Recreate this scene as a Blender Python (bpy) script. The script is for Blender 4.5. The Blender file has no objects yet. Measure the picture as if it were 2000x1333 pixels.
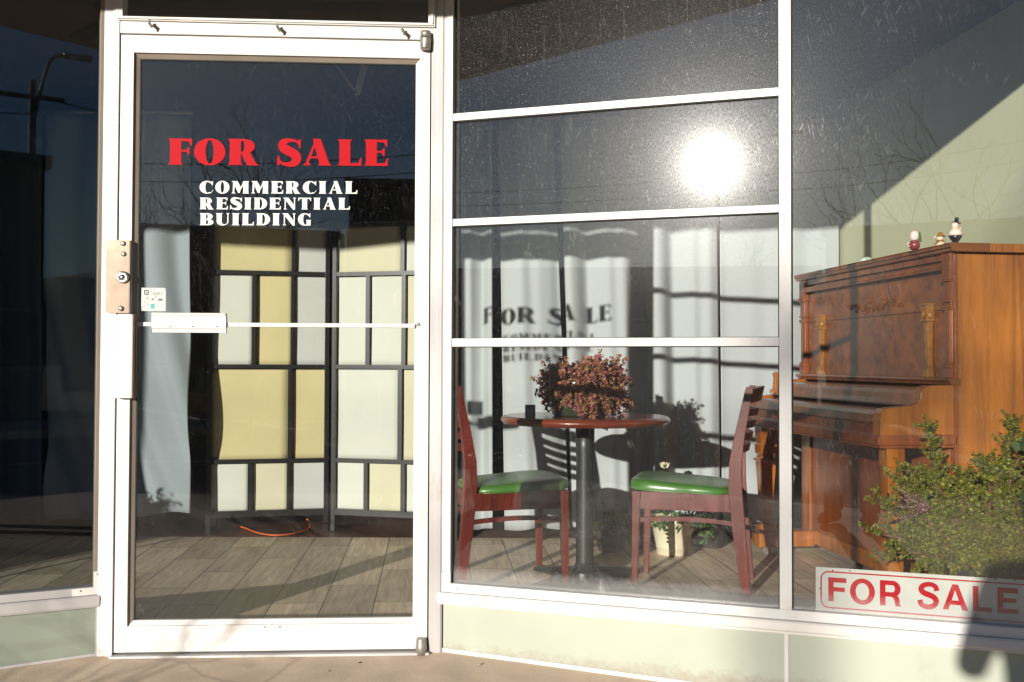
import bpy, bmesh, math, random
import numpy as np
from mathutils import Vector, Matrix
from mathutils.geometry import tessellate_polygon
random.seed(7)
sc = bpy.context.scene
R = math.radians
COL = sc.collection

# ------------------------------------------------------------------ camera
CZ = 0.976                                   # lens height above the shop floor
FPX, PITCH, ROLL = 1948.49, R(1.24015), R(-0.21296)
fw = Vector((0, math.cos(PITCH), math.sin(PITCH)))
up = Vector((0, -math.sin(PITCH), math.cos(PITCH)))
rt = Vector((1, 0, 0))
r2 = math.cos(ROLL)*rt - math.sin(ROLL)*up
u2 = math.sin(ROLL)*rt + math.cos(ROLL)*up
cam = bpy.data.cameras.new('camera'); co = bpy.data.objects.new('camera', cam); COL.objects.link(co)
m = Matrix((r2, u2, -fw)).transposed().to_4x4(); m.translation = Vector((0, 0, CZ)); co.matrix_world = m
cam.sensor_width = 36; cam.lens = 36*FPX/2000; cam.clip_start = 0.02; cam.clip_end = 2000
sc.camera = co

# ------------------------------------------------------------------ light
SAZ, SEL = R(25.466), R(11.09)
SUN = Vector((math.sin(SAZ)*math.cos(SEL), math.cos(SAZ)*math.cos(SEL), -math.sin(SEL)))   # travel direction
w = bpy.data.worlds.new("World"); sc.world = w; w.use_nodes = True
nt = w.node_tree; sky = nt.nodes.new('ShaderNodeTexSky'); sky.sky_type = 'NISHITA'; sky.sun_disc = False
sky.sun_elevation = SEL; sky.sun_rotation = R(180) + SAZ; sky.air_density = 1.0; sky.dust_density = 0.5; sky.ozone_density = 4.8
bg = nt.nodes['Background']; nt.links.new(sky.outputs[0], bg.inputs[0]); bg.inputs[1].default_value = 0.055
sl = bpy.data.lights.new('sun', 'SUN'); sl.energy = 4.2; sl.angle = R(0.53); sl.color = (1.0, 0.93, 0.83)
so = bpy.data.objects.new('sun', sl); COL.objects.link(so); so.rotation_euler = SUN.to_track_quat('-Z', 'Y').to_euler()
so.location = (-10, -22, 8)
sc.view_settings.view_transform = 'Standard'; sc.view_settings.look = 'None'
sc.view_settings.exposure = 0.7; sc.view_settings.gamma = 1.0
cy = sc.cycles
cy.max_bounces = 10; cy.diffuse_bounces = 5; cy.glossy_bounces = 5; cy.transparent_max_bounces = 24
cy.transmission_bounces = 6; cy.caustics_reflective = False; cy.caustics_refractive = False
cy.sample_clamp_indirect = 4.0; cy.use_denoising = True

# ------------------------------------------------------------------ geometry of the place
def ray(x, y):
    return fw + (x-1000)/FPX*r2 - (y-666.5)/FPX*u2
class Plane:
    """vertical plane: origin o, direction a (to the right), inward normal n"""
    def __init__(s, az, o):
        s.az = az; s.a = Vector((math.cos(az), math.sin(az), 0)); s.n = Vector((-math.sin(az), math.cos(az), 0))
        s.o = Vector((o[0], o[1], 0)); s.c = s.n.dot(s.o)
    def mat(s): return Matrix.Translation(s.o) @ Matrix.Rotation(s.az, 4, 'Z')
    def px(s, x, y, d=0.0):            # pixel -> (along, height) on the plane pushed in by d
        v = ray(x, y); t = (s.c+d)/s.n.dot(v); p = v*t
        return (s.a.dot(p-s.o), p.z+CZ)
    def w(s, u, z, d=0.0): return s.o + s.a*u + s.n*d + Vector((0, 0, z))
def at(x, y, z):                      # pixel -> point at height z
    v = ray(x, y); return Vector((v.x, v.y, 0))*((z-CZ)/v.z) + Vector((0, 0, z))
DP = Plane(R(3.3095), (-1.392, 3.4))         # plane of the door
CR = DP.w(1.1535, 0)
RP = Plane(R(-18.415), CR)                   # right display window
LP = Plane(R(26.315), (-1.394, 3.399))       # left display window (u negative)
EDGE = R(4.6)                                # direction of the street front

# ------------------------------------------------------------------ helpers
class MB:
    def __init__(s): s.v = []; s.f = []; s.mi = []; s.sm = []
    def add(s, vs, fs, mi=0, sm=False):
        b = len(s.v); s.v += [tuple(v) for v in vs]; s.f += [[i+b for i in f] for f in fs]
        s.mi += [mi]*len(fs); s.sm += [sm]*len(fs); return s
    def box(s, x0, x1, y0, y1, z0, z1, mi=0):
        vs = [(x, y, z) for z in (z0, z1) for y in (y0, y1) for x in (x0, x1)]
        return s.add(vs, [[0,2,3,1],[4,5,7,6],[0,1,5,4],[2,6,7,3],[0,4,6,2],[1,3,7,5]], mi)
    def obox(s, p, q, w_, h_, upv=Vector((0,0,1)), w2=None, h2=None, mi=0):
        """tapered bar from p to q, w_ sideways, h_ along upv"""
        p = Vector(p); q = Vector(q); d = (q-p).normalized(); sd = d.cross(Vector(upv))
        if sd.length < 1e-5: sd = Vector((1,0,0))
        sd.normalize(); u = sd.cross(d).normalized(); w2 = w2 or w_; h2 = h2 or h_
        vs = []
        for c, ww, hh in ((p, w_, h_), (q, w2, h2)):
            for a, b in ((-1,-1),(1,-1),(1,1),(-1,1)): vs.append(c + sd*a*ww/2 + u*b*hh/2)
        return s.add(vs, [[3,2,1,0],[4,5,6,7],[0,1,5,4],[1,2,6,5],[2,3,7,6],[3,0,4,7]], mi)
    def tube(s, pts, rs, n=8, mi=0, caps=True, sm=True):
        pts = [Vector(p) for p in pts]
        if not hasattr(rs, '__len__'): rs = [rs]*len(pts)
        vs = []; fs = []; ref = Vector((0.13, 0.31, 0.94)); 
        for i, p in enumerate(pts):
            d = (pts[min(i+1, len(pts)-1)] - pts[max(i-1, 0)]).normalized()
            a = d.cross(ref)
            if a.length < 0.1: a = d.cross(Vector((1, 0, 0)))
            a.normalize(); b = d.cross(a)
            for k in range(n):
                t = 2*math.pi*k/n; vs.append(p + (a*math.cos(t)+b*math.sin(t))*rs[i])
        for i in range(len(pts)-1):
            for k in range(n): fs.append([i*n+k, i*n+(k+1)%n, (i+1)*n+(k+1)%n, (i+1)*n+k])
        s.add(vs, fs, mi, sm)
        if caps:
            b = len(s.v)-len(vs); e = b+(len(pts)-1)*n
            s.f += [[b+k for k in range(n)][::-1], [e+k for k in range(n)]]; s.mi += [mi]*2; s.sm += [False]*2
        return s
    def lathe(s, prof, c=(0,0,0), n=32, mi=0, sm=True):
        vs = []; fs = []
        for r_, z in prof:
            for k in range(n):
                t = 2*math.pi*k/n; vs.append((c[0]+r_*math.cos(t), c[1]+r_*math.sin(t), c[2]+z))
        for i in range(len(prof)-1):
            for k in range(n): fs.append([i*n+k, i*n+(k+1)%n, (i+1)*n+(k+1)%n, (i+1)*n+k])
        s.add(vs, fs, mi, sm)
        b = len(s.v)-len(vs); e = b+(len(prof)-1)*n
        s.f += [[b+k for k in range(n)][::-1], [e+k for k in range(n)]]; s.mi += [mi]*2; s.sm += [False]*2
        return s
    def prism(s, poly, f0, f1, holes=(), mi=0):
        """poly of 2D points; f0/f1 map (a,b)->3D for both faces"""
        loops = [list(poly)] + [list(h) for h in holes]
        tri = tessellate_polygon([[Vector((p[0], p[1], 0)) for p in l] for l in loops])
        flat = [p for l in loops for p in l]; n = len(flat)
        vs = [f0(*p) for p in flat] + [f1(*p) for p in flat]
        fs = []
        for t in tri: fs.append([t[0], t[1], t[2]]); fs.append([t[2]+n, t[1]+n, t[0]+n])
        b = 0
        for l in loops:
            k = len(l)
            for i in range(k): j = (i+1) % k; fs.append([b+i, b+j, b+j+n, b+i+n])
            b += k
        return s.add(vs, fs, mi)
    def build(s, name, mats, parent=None, bevel=0, mat_w=None, fix=True, smooth=None):
        me = bpy.data.meshes.new(name); me.from_pydata([tuple(v) for v in s.v], [], s.f)
        if not isinstance(mats, (list, tuple)): mats = [mats]
        for mm in mats: me.materials.append(mm)
        me.polygons.foreach_set('material_index', s.mi)
        me.polygons.foreach_set('use_smooth', s.sm if smooth is None else [smooth]*len(s.sm))
        me.update()
        if fix:
            bm = bmesh.new(); bm.from_mesh(me); bmesh.ops.recalc_face_normals(bm, faces=bm.faces)
            bm.to_mesh(me); bm.free()
        o = bpy.data.objects.new(name, me); COL.objects.link(o)
        if parent: o.parent = parent
        if mat_w is not None: o.matrix_world = mat_w
        if bevel:
            b = o.modifiers.new('bevel', 'BEVEL'); b.width = bevel; b.segments = 2; b.limit_method = 'ANGLE'; b.angle_limit = R(40)
            b.harden_normals = False
        return o
def tag(o, label=None, cat=None, group=None, kind=None):
    if label: o['label'] = label
    if cat: o['category'] = cat
    if group: o['group'] = group
    if kind: o['kind'] = kind
    return o
def empty(name, mat, label=None, cat=None, group=None, kind=None):
    o = bpy.data.objects.new(name, None); COL.objects.link(o); o.empty_display_size = .1
    o.matrix_world = mat if isinstance(mat, Matrix) else Matrix.Translation(Vector(mat))
    return tag(o, label, cat, group, kind)
def child(o, par):                # keep local coordinates of the parent
    o.parent = par; return o

# ------------------------------------------------------------------ materials
def node(nt, t, **k):
    n = nt.nodes.new(t)
    for a, b in k.items():
        if a.startswith('i_'):
            key = a[2:]; key = int(key) if key.isdigit() else key
            n.inputs[key].default_value = b
        else: setattr(n, a, b)
    return n
def mat(name, col, rough=.5, metal=0, spec=.5, coat=0, var=0, vscale=6, bump=0, bscale=60, stretch=(1,1,1), dirt=None, dscale=3, dlo=.52, dhi=.72, sub=0, trans=0, coatr=.1):
    m = bpy.data.materials.new(name); m.use_nodes = True; nt = m.node_tree; b = nt.nodes['Principled BSDF']
    L = nt.links.new
    b.inputs['Base Color'].default_value = (*col, 1); b.inputs['Roughness'].default_value = rough
    b.inputs['Metallic'].default_value = metal; b.inputs['Specular IOR Level'].default_value = spec
    b.inputs['Coat Weight'].default_value = coat; b.inputs['Coat Roughness'].default_value = coatr
    tc = node(nt, 'ShaderNodeTexCoord'); mp = node(nt, 'ShaderNodeMapping'); mp.inputs['Scale'].default_value = stretch
    L(tc.outputs['Object'], mp.inputs['Vector'])
    cur = None
    if var:
        n = node(nt, 'ShaderNodeTexNoise', i_Scale=vscale, i_Detail=6.0); L(mp.outputs[0], n.inputs['Vector'])
        mr = node(nt, 'ShaderNodeMapRange', i_1=.3, i_2=.7, i_3=1-var, i_4=1+var); L(n.outputs[0], mr.inputs[0])
        mx = node(nt, 'ShaderNodeMix', data_type='RGBA', blend_type='MULTIPLY'); mx.inputs[0].default_value = 1
        mx.inputs[6].default_value = (*col, 1); L(mr.outputs[0], mx.inputs[7]); cur = mx.outputs[2]
        r = node(nt, 'ShaderNodeMapRange', i_1=.3, i_2=.7, i_3=max(rough-.08, .02), i_4=rough+.1); L(n.outputs[0], r.inputs[0]); L(r.outputs[0], b.inputs['Roughness'])
    if dirt:
        n = node(nt, 'ShaderNodeTexNoise', i_Scale=dscale, i_Detail=8.0, i_Roughness=.65); L(mp.outputs[0], n.inputs['Vector'])
        mr = node(nt, 'ShaderNodeMapRange', i_1=dlo, i_2=dhi); L(n.outputs[0], mr.inputs[0])
        mx = node(nt, 'ShaderNodeMix', data_type='RGBA'); L(mr.outputs[0], mx.inputs[0])
        if cur: L(cur, mx.inputs[6])
        else: mx.inputs[6].default_value = (*col, 1)
        mx.inputs[7].default_value = (*dirt, 1); cur = mx.outputs[2]
    if cur: L(cur, b.inputs['Base Color'])
    if bump:
        n = node(nt, 'ShaderNodeTexNoise', i_Scale=bscale, i_Detail=4.0); L(mp.outputs[0], n.inputs['Vector'])
        bp = node(nt, 'ShaderNodeBump', i_Strength=bump, i_Distance=.01); L(n.outputs[0], bp.inputs['Height']); L(bp.outputs[0], b.inputs['Normal'])
    m['bsdf'] = 1
    return m
def wood(name, dark, light, scale=1.0, axis='z', rough=.3, coat=.3, rings=2.5):
    """grain along an axis"""
    m = bpy.data.materials.new(name); m.use_nodes = True; nt = m.node_tree; b = nt.nodes['Principled BSDF']; L = nt.links.new
    tc = node(nt, 'ShaderNodeTexCoord'); mp = node(nt, 'ShaderNodeMapping')
    s = {'x': (.06, 1, 1), 'y': (1, .06, 1), 'z': (1, 1, .06)}[axis]
    mp.inputs['Scale'].default_value = [q*scale for q in s]; L(tc.outputs['Object'], mp.inputs[0])
    n1 = node(nt, 'ShaderNodeTexNoise', i_Scale=9*rings, i_Detail=8.0, i_Roughness=.6, i_Distortion=.6); L(mp.outputs[0], n1.inputs['Vector'])
    mp2 = node(nt, 'ShaderNodeMapping'); s2 = {'x': (.03, 1, 1), 'y': (1, .03, 1), 'z': (1, 1, .03)}[axis]; mp2.inputs['Scale'].default_value = s2
    L(tc.outputs['Object'], mp2.inputs[0])
    n2 = node(nt, 'ShaderNodeTexNoise', i_Scale=420.0*scale, i_Detail=2.0); L(mp2.outputs[0], n2.inputs['Vector'])
    n3 = node(nt, 'ShaderNodeTexNoise', i_Scale=3.0, i_Detail=3.0); L(tc.outputs['Object'], n3.inputs['Vector'])
    ad = node(nt, 'ShaderNodeMath', operation='MULTIPLY_ADD', i_1=.35); L(n2.outputs[0], ad.inputs[0]); L(n1.outputs[0], ad.inputs[2])
    ad2 = node(nt, 'ShaderNodeMath', operation='MULTIPLY_ADD', i_1=.5); L(n3.outputs[0], ad2.inputs[0]); L(ad.outputs[0], ad2.inputs[2])
    mr = node(nt, 'ShaderNodeMapRange', i_1=.68, i_2=1.15); L(ad2.outputs[0], mr.inputs[0])
    mx = node(nt, 'ShaderNodeMix', data_type='RGBA'); mx.inputs[6].default_value = (*dark, 1); mx.inputs[7].default_value = (*light, 1)
    L(mr.outputs[0], mx.inputs[0]); L(mx.outputs[2], b.inputs['Base Color'])
    b.inputs['Roughness'].default_value = rough; b.inputs['Coat Weight'].default_value = coat; b.inputs['Coat Roughness'].default_value = .18
    bp = node(nt, 'ShaderNodeBump', i_Strength=.15, i_Distance=.004); L(n2.outputs[0], bp.inputs['Height']); L(bp.outputs[0], b.inputs['Normal'])
    return m
def glass(name, film=.012, spots=.35, spot_scale=55, scratch=.5, halo=.006, wide=.004, streak=2.2, low=0.0, tint=(.975, .985, .98)):
    """clean pane + light dust film, dried drops and wipe marks on the weather side"""
    m = bpy.data.materials.new(name); m.use_nodes = True; nt = m.node_tree; L = nt.links.new
    for n in list(nt.nodes): nt.nodes.remove(n)
    out = node(nt, 'ShaderNodeOutputMaterial'); tr = node(nt, 'ShaderNodeBsdfTransparent'); tr.inputs[0].default_value = (*tint, 1)
    gl = node(nt, 'ShaderNodeBsdfGlossy'); gl.inputs['Roughness'].default_value = 0.0; gl.inputs[0].default_value = (1, 1, 1, 1)
    geo = node(nt, 'ShaderNodeNewGeometry'); mr = node(nt, 'ShaderNodeMapRange', i_1=0.0, i_2=1.0, i_3=1.5, i_4=1/1.5); L(geo.outputs['Backfacing'], mr.inputs[0])
    fr = node(nt, 'ShaderNodeFresnel'); L(mr.outputs[0], fr.inputs[0])
    mx = node(nt, 'ShaderNodeMixShader'); L(fr.outputs[0], mx.inputs[0]); L(tr.outputs[0], mx.inputs[1]); L(gl.outputs[0], mx.inputs[2])
    cur = mx.outputs[0]
    if film is not None:
        tc = node(nt, 'ShaderNodeTexCoord')
        def mapn(scale, rot=0):
            p0_ = node(nt, 'ShaderNodeMapping'); p0_.inputs['Rotation'].default_value = (0, rot, 0); L(tc.outputs['Object'], p0_.inputs[0])
            p = node(nt, 'ShaderNodeMapping'); p.inputs['Scale'].default_value = scale; L(p0_.outputs[0], p.inputs[0]); return p.outputs[0]
        def noise(vec, sc_, det=3.0, ro=.5):
            n = node(nt, 'ShaderNodeTexNoise', i_Scale=sc_, i_Detail=det, i_Roughness=ro); L(vec, n.inputs['Vector']); return n.outputs[0]
        def rng(v, a, b_, c=0.0, d=1.0):
            q = node(nt, 'ShaderNodeMapRange', i_1=a, i_2=b_, i_3=c, i_4=d); L(v, q.inputs[0]); return q.outputs[0]
        def mul(a, b_):
            q = node(nt, 'ShaderNodeMath', operation='MULTIPLY')
            for i, z in enumerate((a, b_)):
                if isinstance(z, (int, float)): q.inputs[i].default_value = z
                else: L(z, q.inputs[i])
            return q.outputs[0]
        def add(a, b_):
            q = node(nt, 'ShaderNodeMath', operation='ADD', use_clamp=True)
            for i, z in enumerate((a, b_)):
                if isinstance(z, (int, float)): q.inputs[i].default_value = z
                else: L(z, q.inputs[i])
            return q.outputs[0]
        # dried drops: small cells, a little taller than wide, only where a cloud of them fell
        v = node(nt, 'ShaderNodeTexVoronoi', i_Scale=float(spot_scale), i_Randomness=1.0); L(mapn((1, 1, 1/streak)), v.inputs['Vector'])
        sp = rng(v.outputs['Distance'], .06, .19, 1.0, 0.0)
        pick = rng(v.outputs['Color'], .42, .50)      # keeps about half of the cells
        cloud = rng(noise(mapn((1.0, 1, .45)), 4.0, 5.0, .6), .42, .62)
        drops = mul(mul(mul(sp, pick), cloud), spots)
        v2 = node(nt, 'ShaderNodeTexVoronoi', i_Scale=float(spot_scale*2.6), i_Randomness=1.0); L(mapn((1, 1, .8)), v2.inputs['Vector'])
        fine = mul(mul(rng(v2.outputs['Distance'], .12, .26, 1.0, 0.0), rng(v2.outputs['Color'], .70, .74)), spots*.55)
        # long faint run marks and wipe scratches
        runs = mul(rng(noise(mapn((1, 1, .03)), 120.0, 2.0), .60, .74), spots*.07)
        sc1 = rng(noise(mapn((1, 1, .035), .22), 420.0, 2.0), .63, .72)
        sc2 = rng(noise(mapn((1, 1, .04), -.55), 380.0, 2.0), .65, .73)
        scr = mul(mul(add(sc1, sc2), rng(noise(mapn((1, 1, 1)), 5.0, 4.0), .45, .65)), scratch)
        patch = mul(rng(noise(mapn((1, 1, .6), .5), 9.0, 2.0), .70, .78), rng(noise(mapn((1, 1, .12), .3), 190.0, 3.0), .45, .62))
        sm = rng(noise(mapn((1, 1, 1)), 2.2, 7.0, .65), .35, .75, .55, 1.5)
        base = mul(sm, film)
        sz = node(nt, 'ShaderNodeSeparateXYZ'); L(tc.outputs['Object'], sz.inputs[0]); hg = rng(sz.outputs[2], .6, 1.7, .25, 1.0)
        tot = add(add(base, mul(add(drops, add(fine, runs)), hg)), add(mul(scr, .18), mul(patch, spots*.5)))
        if low:
            sp_ = node(nt, 'ShaderNodeSeparateXYZ'); L(tc.outputs['Object'], sp_.inputs[0])
            # splashed grime along the sill
            g = add(sp_.outputs[2], mul(noise(mapn((1, 1, 1)), 40.0, 5.0, .7), -.05))
            tot = add(tot, rng(g, low-.012, low+.022, .20, 0.0))
        df = node(nt, 'ShaderNodeBsdfDiffuse'); df.inputs[0].default_value = (.66, .65, .63, 1)
        m2 = node(nt, 'ShaderNodeMixShader'); L(tot, m2.inputs[0]); L(cur, m2.inputs[1]); L(df.outputs[0], m2.inputs[2]); cur = m2.outputs[0]
        grain = rng(noise(mapn((1, 1, .25)), 420.0, 3.0, .7), .35, .65, .35, 1.65)
        for rough, wt, k in ((.095, halo, .5), (.16, halo*.9, .6), (.24, wide, 1.0)):
            g2 = node(nt, 'ShaderNodeBsdfGlossy'); g2.inputs['Roughness'].default_value = rough
            m3 = node(nt, 'ShaderNodeMixShader'); f = mul(add(mul(scr, wt*7*k), wt), grain); L(f, m3.inputs[0]); L(cur, m3.inputs[1]); L(g2.outputs[0], m3.inputs[2]); cur = m3.outputs[0]
    L(cur, out.inputs[0]); return m

M = {}
M['alu'] = mat('white_aluminium', (.64, .625, .60), .42, var=.07, vscale=5, bump=.02, bscale=90, dirt=(.48, .42, .36), dscale=7, dlo=.56, dhi=.80)
M['alu_worn'] = mat('weathered_aluminium', (.52, .50, .49), .38, metal=.25, var=.10, vscale=4, dirt=(.34, .29, .25), dscale=6, dlo=.56, dhi=.8, stretch=(1,1,.4))
M['sill'] = mat('painted_sill', (.66, .63, .59), .45, var=.07, vscale=8, bump=.03, dirt=(.42, .33, .25), dscale=9, dlo=.60, dhi=.78)
M['bronze'] = mat('brown_bead', (.23, .19, .15), .5, var=.1)
M['rubber'] = mat('black_gasket', (.012, .012, .012), .7)
M['plate'] = mat('bronze_plate', (.25, .18, .13), .45, metal=.3, var=.15, vscale=14, dirt=(.30, .17, .09), dscale=12, dlo=.55, dhi=.75)
M['steel'] = mat('grey_steel', (.30, .28, .25), .42, metal=.55, var=.15, vscale=30, bump=.05, bscale=120)
M['chrome'] = mat('bright_metal', (.75, .73, .7), .18, metal=1.0)
M['kick'] = mat('mint_panel', (.385, .41, .335), .38, var=.04, vscale=3, dirt=(.28, .29, .23), dscale=4, dlo=.62, dhi=.9)
def splash(m, zlo, zhi, col=(.26, .21, .16)):
    # mud splashed up from the pavement: ragged edge, spots thinning upward
    nt = m.node_tree; b = nt.nodes['Principled BSDF']; L = nt.links.new; src = b.inputs['Base Color'].links[0].from_socket
    tc = node(nt, 'ShaderNodeTexCoord'); sx = node(nt, 'ShaderNodeSeparateXYZ'); L(tc.outputs['Object'], sx.inputs[0])
    n = node(nt, 'ShaderNodeTexNoise', i_Scale=34.0, i_Detail=7.0, i_Roughness=.75); L(tc.outputs['Object'], n.inputs['Vector'])
    ma = node(nt, 'ShaderNodeMath', operation='MULTIPLY_ADD', i_1=-.13); L(n.outputs[0], ma.inputs[0]); L(sx.outputs[2], ma.inputs[2])
    r = node(nt, 'ShaderNodeMapRange', i_1=zlo-.065, i_2=zhi-.065, i_3=.75, i_4=0.0); L(ma.outputs[0], r.inputs[0])
    c = node(nt, 'ShaderNodeMix', data_type='RGBA'); L(r.outputs[0], c.inputs[0]); L(src, c.inputs[6]); c.inputs[7].default_value = (*col, 1); L(c.outputs[2], b.inputs['Base Color'])
splash(M['kick'], .06, .115)
M['kick2'] = mat('mint_panel_shaded', (.24, .27, .215), .4, var=.07, vscale=3, dirt=(.15, .18, .13), dscale=4, dlo=.55, dhi=.9)  # mint with the left side's shade put into its colour, plus patchy dirt
M['red'] = mat('red_vinyl', (.40, .003, .010), .6, spec=.12)
M['whitev'] = mat('white_vinyl', (.62, .61, .57), .5)
M['signw'] = mat('sign_board', (.47, .465, .43), .5, var=.04, dirt=(.48, .46, .42), dscale=14, dlo=.55, dhi=.9)
M['signr'] = mat('sign_red', (.38, .003, .010), .6, spec=.12, var=.06, vscale=60)
M['concrete'] = mat('concrete', (.58, .455, .34), .85, var=.12, vscale=9, bump=.14, bscale=140, dirt=(.48, .38, .29), dscale=5, dlo=.48, dhi=.75)
def concrete_extra(m):
    nt = m.node_tree; b = nt.nodes['Principled BSDF']; L = nt.links.new; src = b.inputs['Base Color'].links[0].from_socket
    tc = node(nt, 'ShaderNodeTexCoord'); n = node(nt, 'ShaderNodeTexNoise', i_Scale=3.0, i_Detail=5.0); L(tc.outputs['Object'], n.inputs['Vector'])
    ad = node(nt, 'ShaderNodeMix', data_type='RGBA', blend_type='LINEAR_LIGHT'); ad.inputs[0].default_value = .12; L(tc.outputs['Object'], ad.inputs[6]); L(n.outputs[1], ad.inputs[7])
    v = node(nt, 'ShaderNodeTexVoronoi', feature='DISTANCE_TO_EDGE', i_Scale=.45); L(ad.outputs[2], v.inputs['Vector'])
    r = node(nt, 'ShaderNodeMapRange', i_1=0.0, i_2=.006, i_3=.35, i_4=0.0); L(v.outputs['Distance'], r.inputs[0])
    n2 = node(nt, 'ShaderNodeTexNoise', i_Scale=420.0, i_Detail=2.0); L(tc.outputs['Object'], n2.inputs['Vector'])
    r2 = node(nt, 'ShaderNodeMapRange', i_1=.66, i_2=.72, i_3=0.0, i_4=.25); L(n2.outputs[0], r2.inputs[0])
    mx_ = node(nt, 'ShaderNodeMath', operation='MAXIMUM'); L(r.outputs[0], mx_.inputs[0]); L(r2.outputs[0], mx_.inputs[1])
    c = node(nt, 'ShaderNodeMix', data_type='RGBA'); L(mx_.outputs[0], c.inputs[0]); L(src, c.inputs[6]); c.inputs[7].default_value = (.17, .13, .10, 1); L(c.outputs[2], b.inputs['Base Color'])
concrete_extra(M['concrete'])
M['asphalt'] = mat('asphalt', (.05, .05, .05), .9, var=.2, vscale=30)
M['soffit'] = mat('brown_soffit', (.30, .19, .09), .7, var=.2, vscale=5)
M['beam'] = mat('dark_beam', (.03, .018, .014), .7, var=.2)
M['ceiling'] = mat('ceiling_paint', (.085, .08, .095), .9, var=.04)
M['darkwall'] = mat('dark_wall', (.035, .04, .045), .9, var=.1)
M['sage'] = mat('sage_wall', (.43, .45, .31), .8, var=.03, vscale=2, bump=.04, bscale=200)
M['facade'] = mat('stucco', (.5, .48, .42), .9, var=.1, bump=.3)
M['screenblk'] = mat('black_lacquer', (.014, .012, .011), .35)
M['linen'] = mat('white_paper', (.66, .65, .56), .85, var=.03, vscale=5, bump=.05, bscale=300)
M['linen_g'] = mat('grey_paper', (.56, .55, .51), .85, var=.03, vscale=5, bump=.05, bscale=300)
M['linen_y'] = mat('yellow_paper', (.64, .54, .28), .85, var=.05, vscale=4, bump=.05, bscale=300)
M['linen_c'] = mat('cream_paper', (.66, .60, .42), .85, var=.05, vscale=4, bump=.05, bscale=300)
M['greenv'] = mat('green_vinyl', (.055, .16, .025), .40, coat=.55, coatr=.28, var=.06, bump=.05, bscale=240)
M['pole'] = mat('black_iron', (.022, .025, .022), .4, bump=.06, bscale=160)
M['pot'] = mat('green_glaze', (.035, .045, .022), .22, coat=.4, var=.4, vscale=14, dirt=(.10, .08, .05), dscale=12)
M['potw'] = mat('cream_plastic', (.66, .60, .44), .35, var=.02)
M['potd'] = mat('dark_pot', (.05, .045, .045), .6, var=.2)
M['soil'] = mat('soil', (.03, .02, .015), .95)
M['candle'] = mat('grey_holder', (.10, .10, .095), .5, bump=.1)
M['cord'] = mat('orange_cord', (.75, .12, .02), .45)
M['petal'] = mat('petal', (.80, .72, .55), .6)
M['gold'] = mat('gilt_wood', (.27, .12, .028), .35, coat=.2, var=.25, vscale=40)
M['ceram'] = mat('cream_ceramic', (.72, .55, .40), .35, coat=.3)
M['ceramp'] = mat('pale_ceramic', (.75, .62, .56), .35, coat=.3)
M['ceramr'] = mat('maroon_ceramic', (.20, .03, .04), .35, coat=.3)
M['ceramb'] = mat('black_ceramic', (.015, .015, .02), .3, coat=.3)
M['treeg'] = mat('tree_green', (.05, .12, .03), .6)
M['bark'] = mat('bark', (.09, .065, .045), .9, var=.3, vscale=30)
M['stem'] = mat('stem', (.16, .07, .05), .7, var=.2)
M['brick'] = mat('dark_render', (.13, .10, .085), .9, var=.2, vscale=2)
M['render'] = mat('pale_render', (.30, .27, .23), .9, var=.1)
M['roof'] = mat('roof_felt', (.06, .055, .055), .9, var=.2)
M['plank'] = mat('fence_board', (.10, .075, .055), .9, var=.2)
M['hill'] = mat('hill_scrub', (.07, .075, .05), .95, var=.3, vscale=.1)
M['coat'] = mat('navy_jacket', (.03, .035, .05), .8, bump=.2)
M['jeans'] = mat('denim', (.05, .07, .12), .85)
M['skin'] = mat('skin', (.48, .28, .19), .5)
M['hair'] = mat('hair', (.03, .02, .015), .6)
M['pianoF'] = wood('piano_wood_dark', (.075, .018, .005), (.27, .078, .016), 1.0, 'y', .24, .45, 1.6)
M['pianoE'] = wood('piano_wood_light', (.17, .050, .009), (.45, .150, .022), 1.0, 'z', .24, .45, 2.0)
M['pianoC'] = wood('piano_wood_red', (.12, .030, .010), (.30, .085, .025), 1.0, 'z', .28, .35, 2.0)
M['mahog'] = wood('mahogany', (.06, .007, .004), (.16, .020, .010), 2.0, 'z', .34, .12, 2.5)
M['tabletop'] = wood('mahogany_top', (.10, .016, .008), (.22, .045, .018), 1.5, 'x', .22, .5, 2.5)
M['glassD'] = glass('door_glass', .0025, .16, 120, .5, .001, .0006, streak=1.2)
M['glassL'] = glass('left_glass', .0005, .04, 90, .1, .001, .0003, tint=(.80, .85, .87))  # tint darkens the view, standing in for deeper shade indoors
M['glassR'] = glass('window_glass', .0042, .62, 130, .5, .0011, .0020, streak=1.35, low=.232)
M['glassR2'] = glass('window_glass_wiped', .0038, .13, 140, .9, .0011, .0020, streak=1.2, low=.232)
M['glassC'] = glass('clean_glass', None)

def cloth_mat(name, col, tr=.12):
    m = mat(name, col, .9, var=.02, vscale=3, bump=.06, bscale=500)
    nt = m.node_tree; b = nt.nodes['Principled BSDF']; out = nt.nodes['Material Output']
    t = node(nt, 'ShaderNodeBsdfTranslucent'); t.inputs[0].default_value = (*col, 1)
    mx = node(nt, 'ShaderNodeMixShader'); mx.inputs[0].default_value = tr
    nt.links.new(b.outputs[0], mx.inputs[1]); nt.links.new(t.outputs[0], mx.inputs[2]); nt.links.new(mx.outputs[0], out.inputs[0]); return m
M['curtain'] = cloth_mat('pale_blue_cloth', (.42, .45, .465))
M['curtain3'] = cloth_mat('shaded_blue_cloth', (.07, .10, .13))  # curtain blue darkened so the dim room's shade is in the colour
M['curtain2'] = cloth_mat('grey_blue_cloth', (.34, .375, .40))

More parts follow.
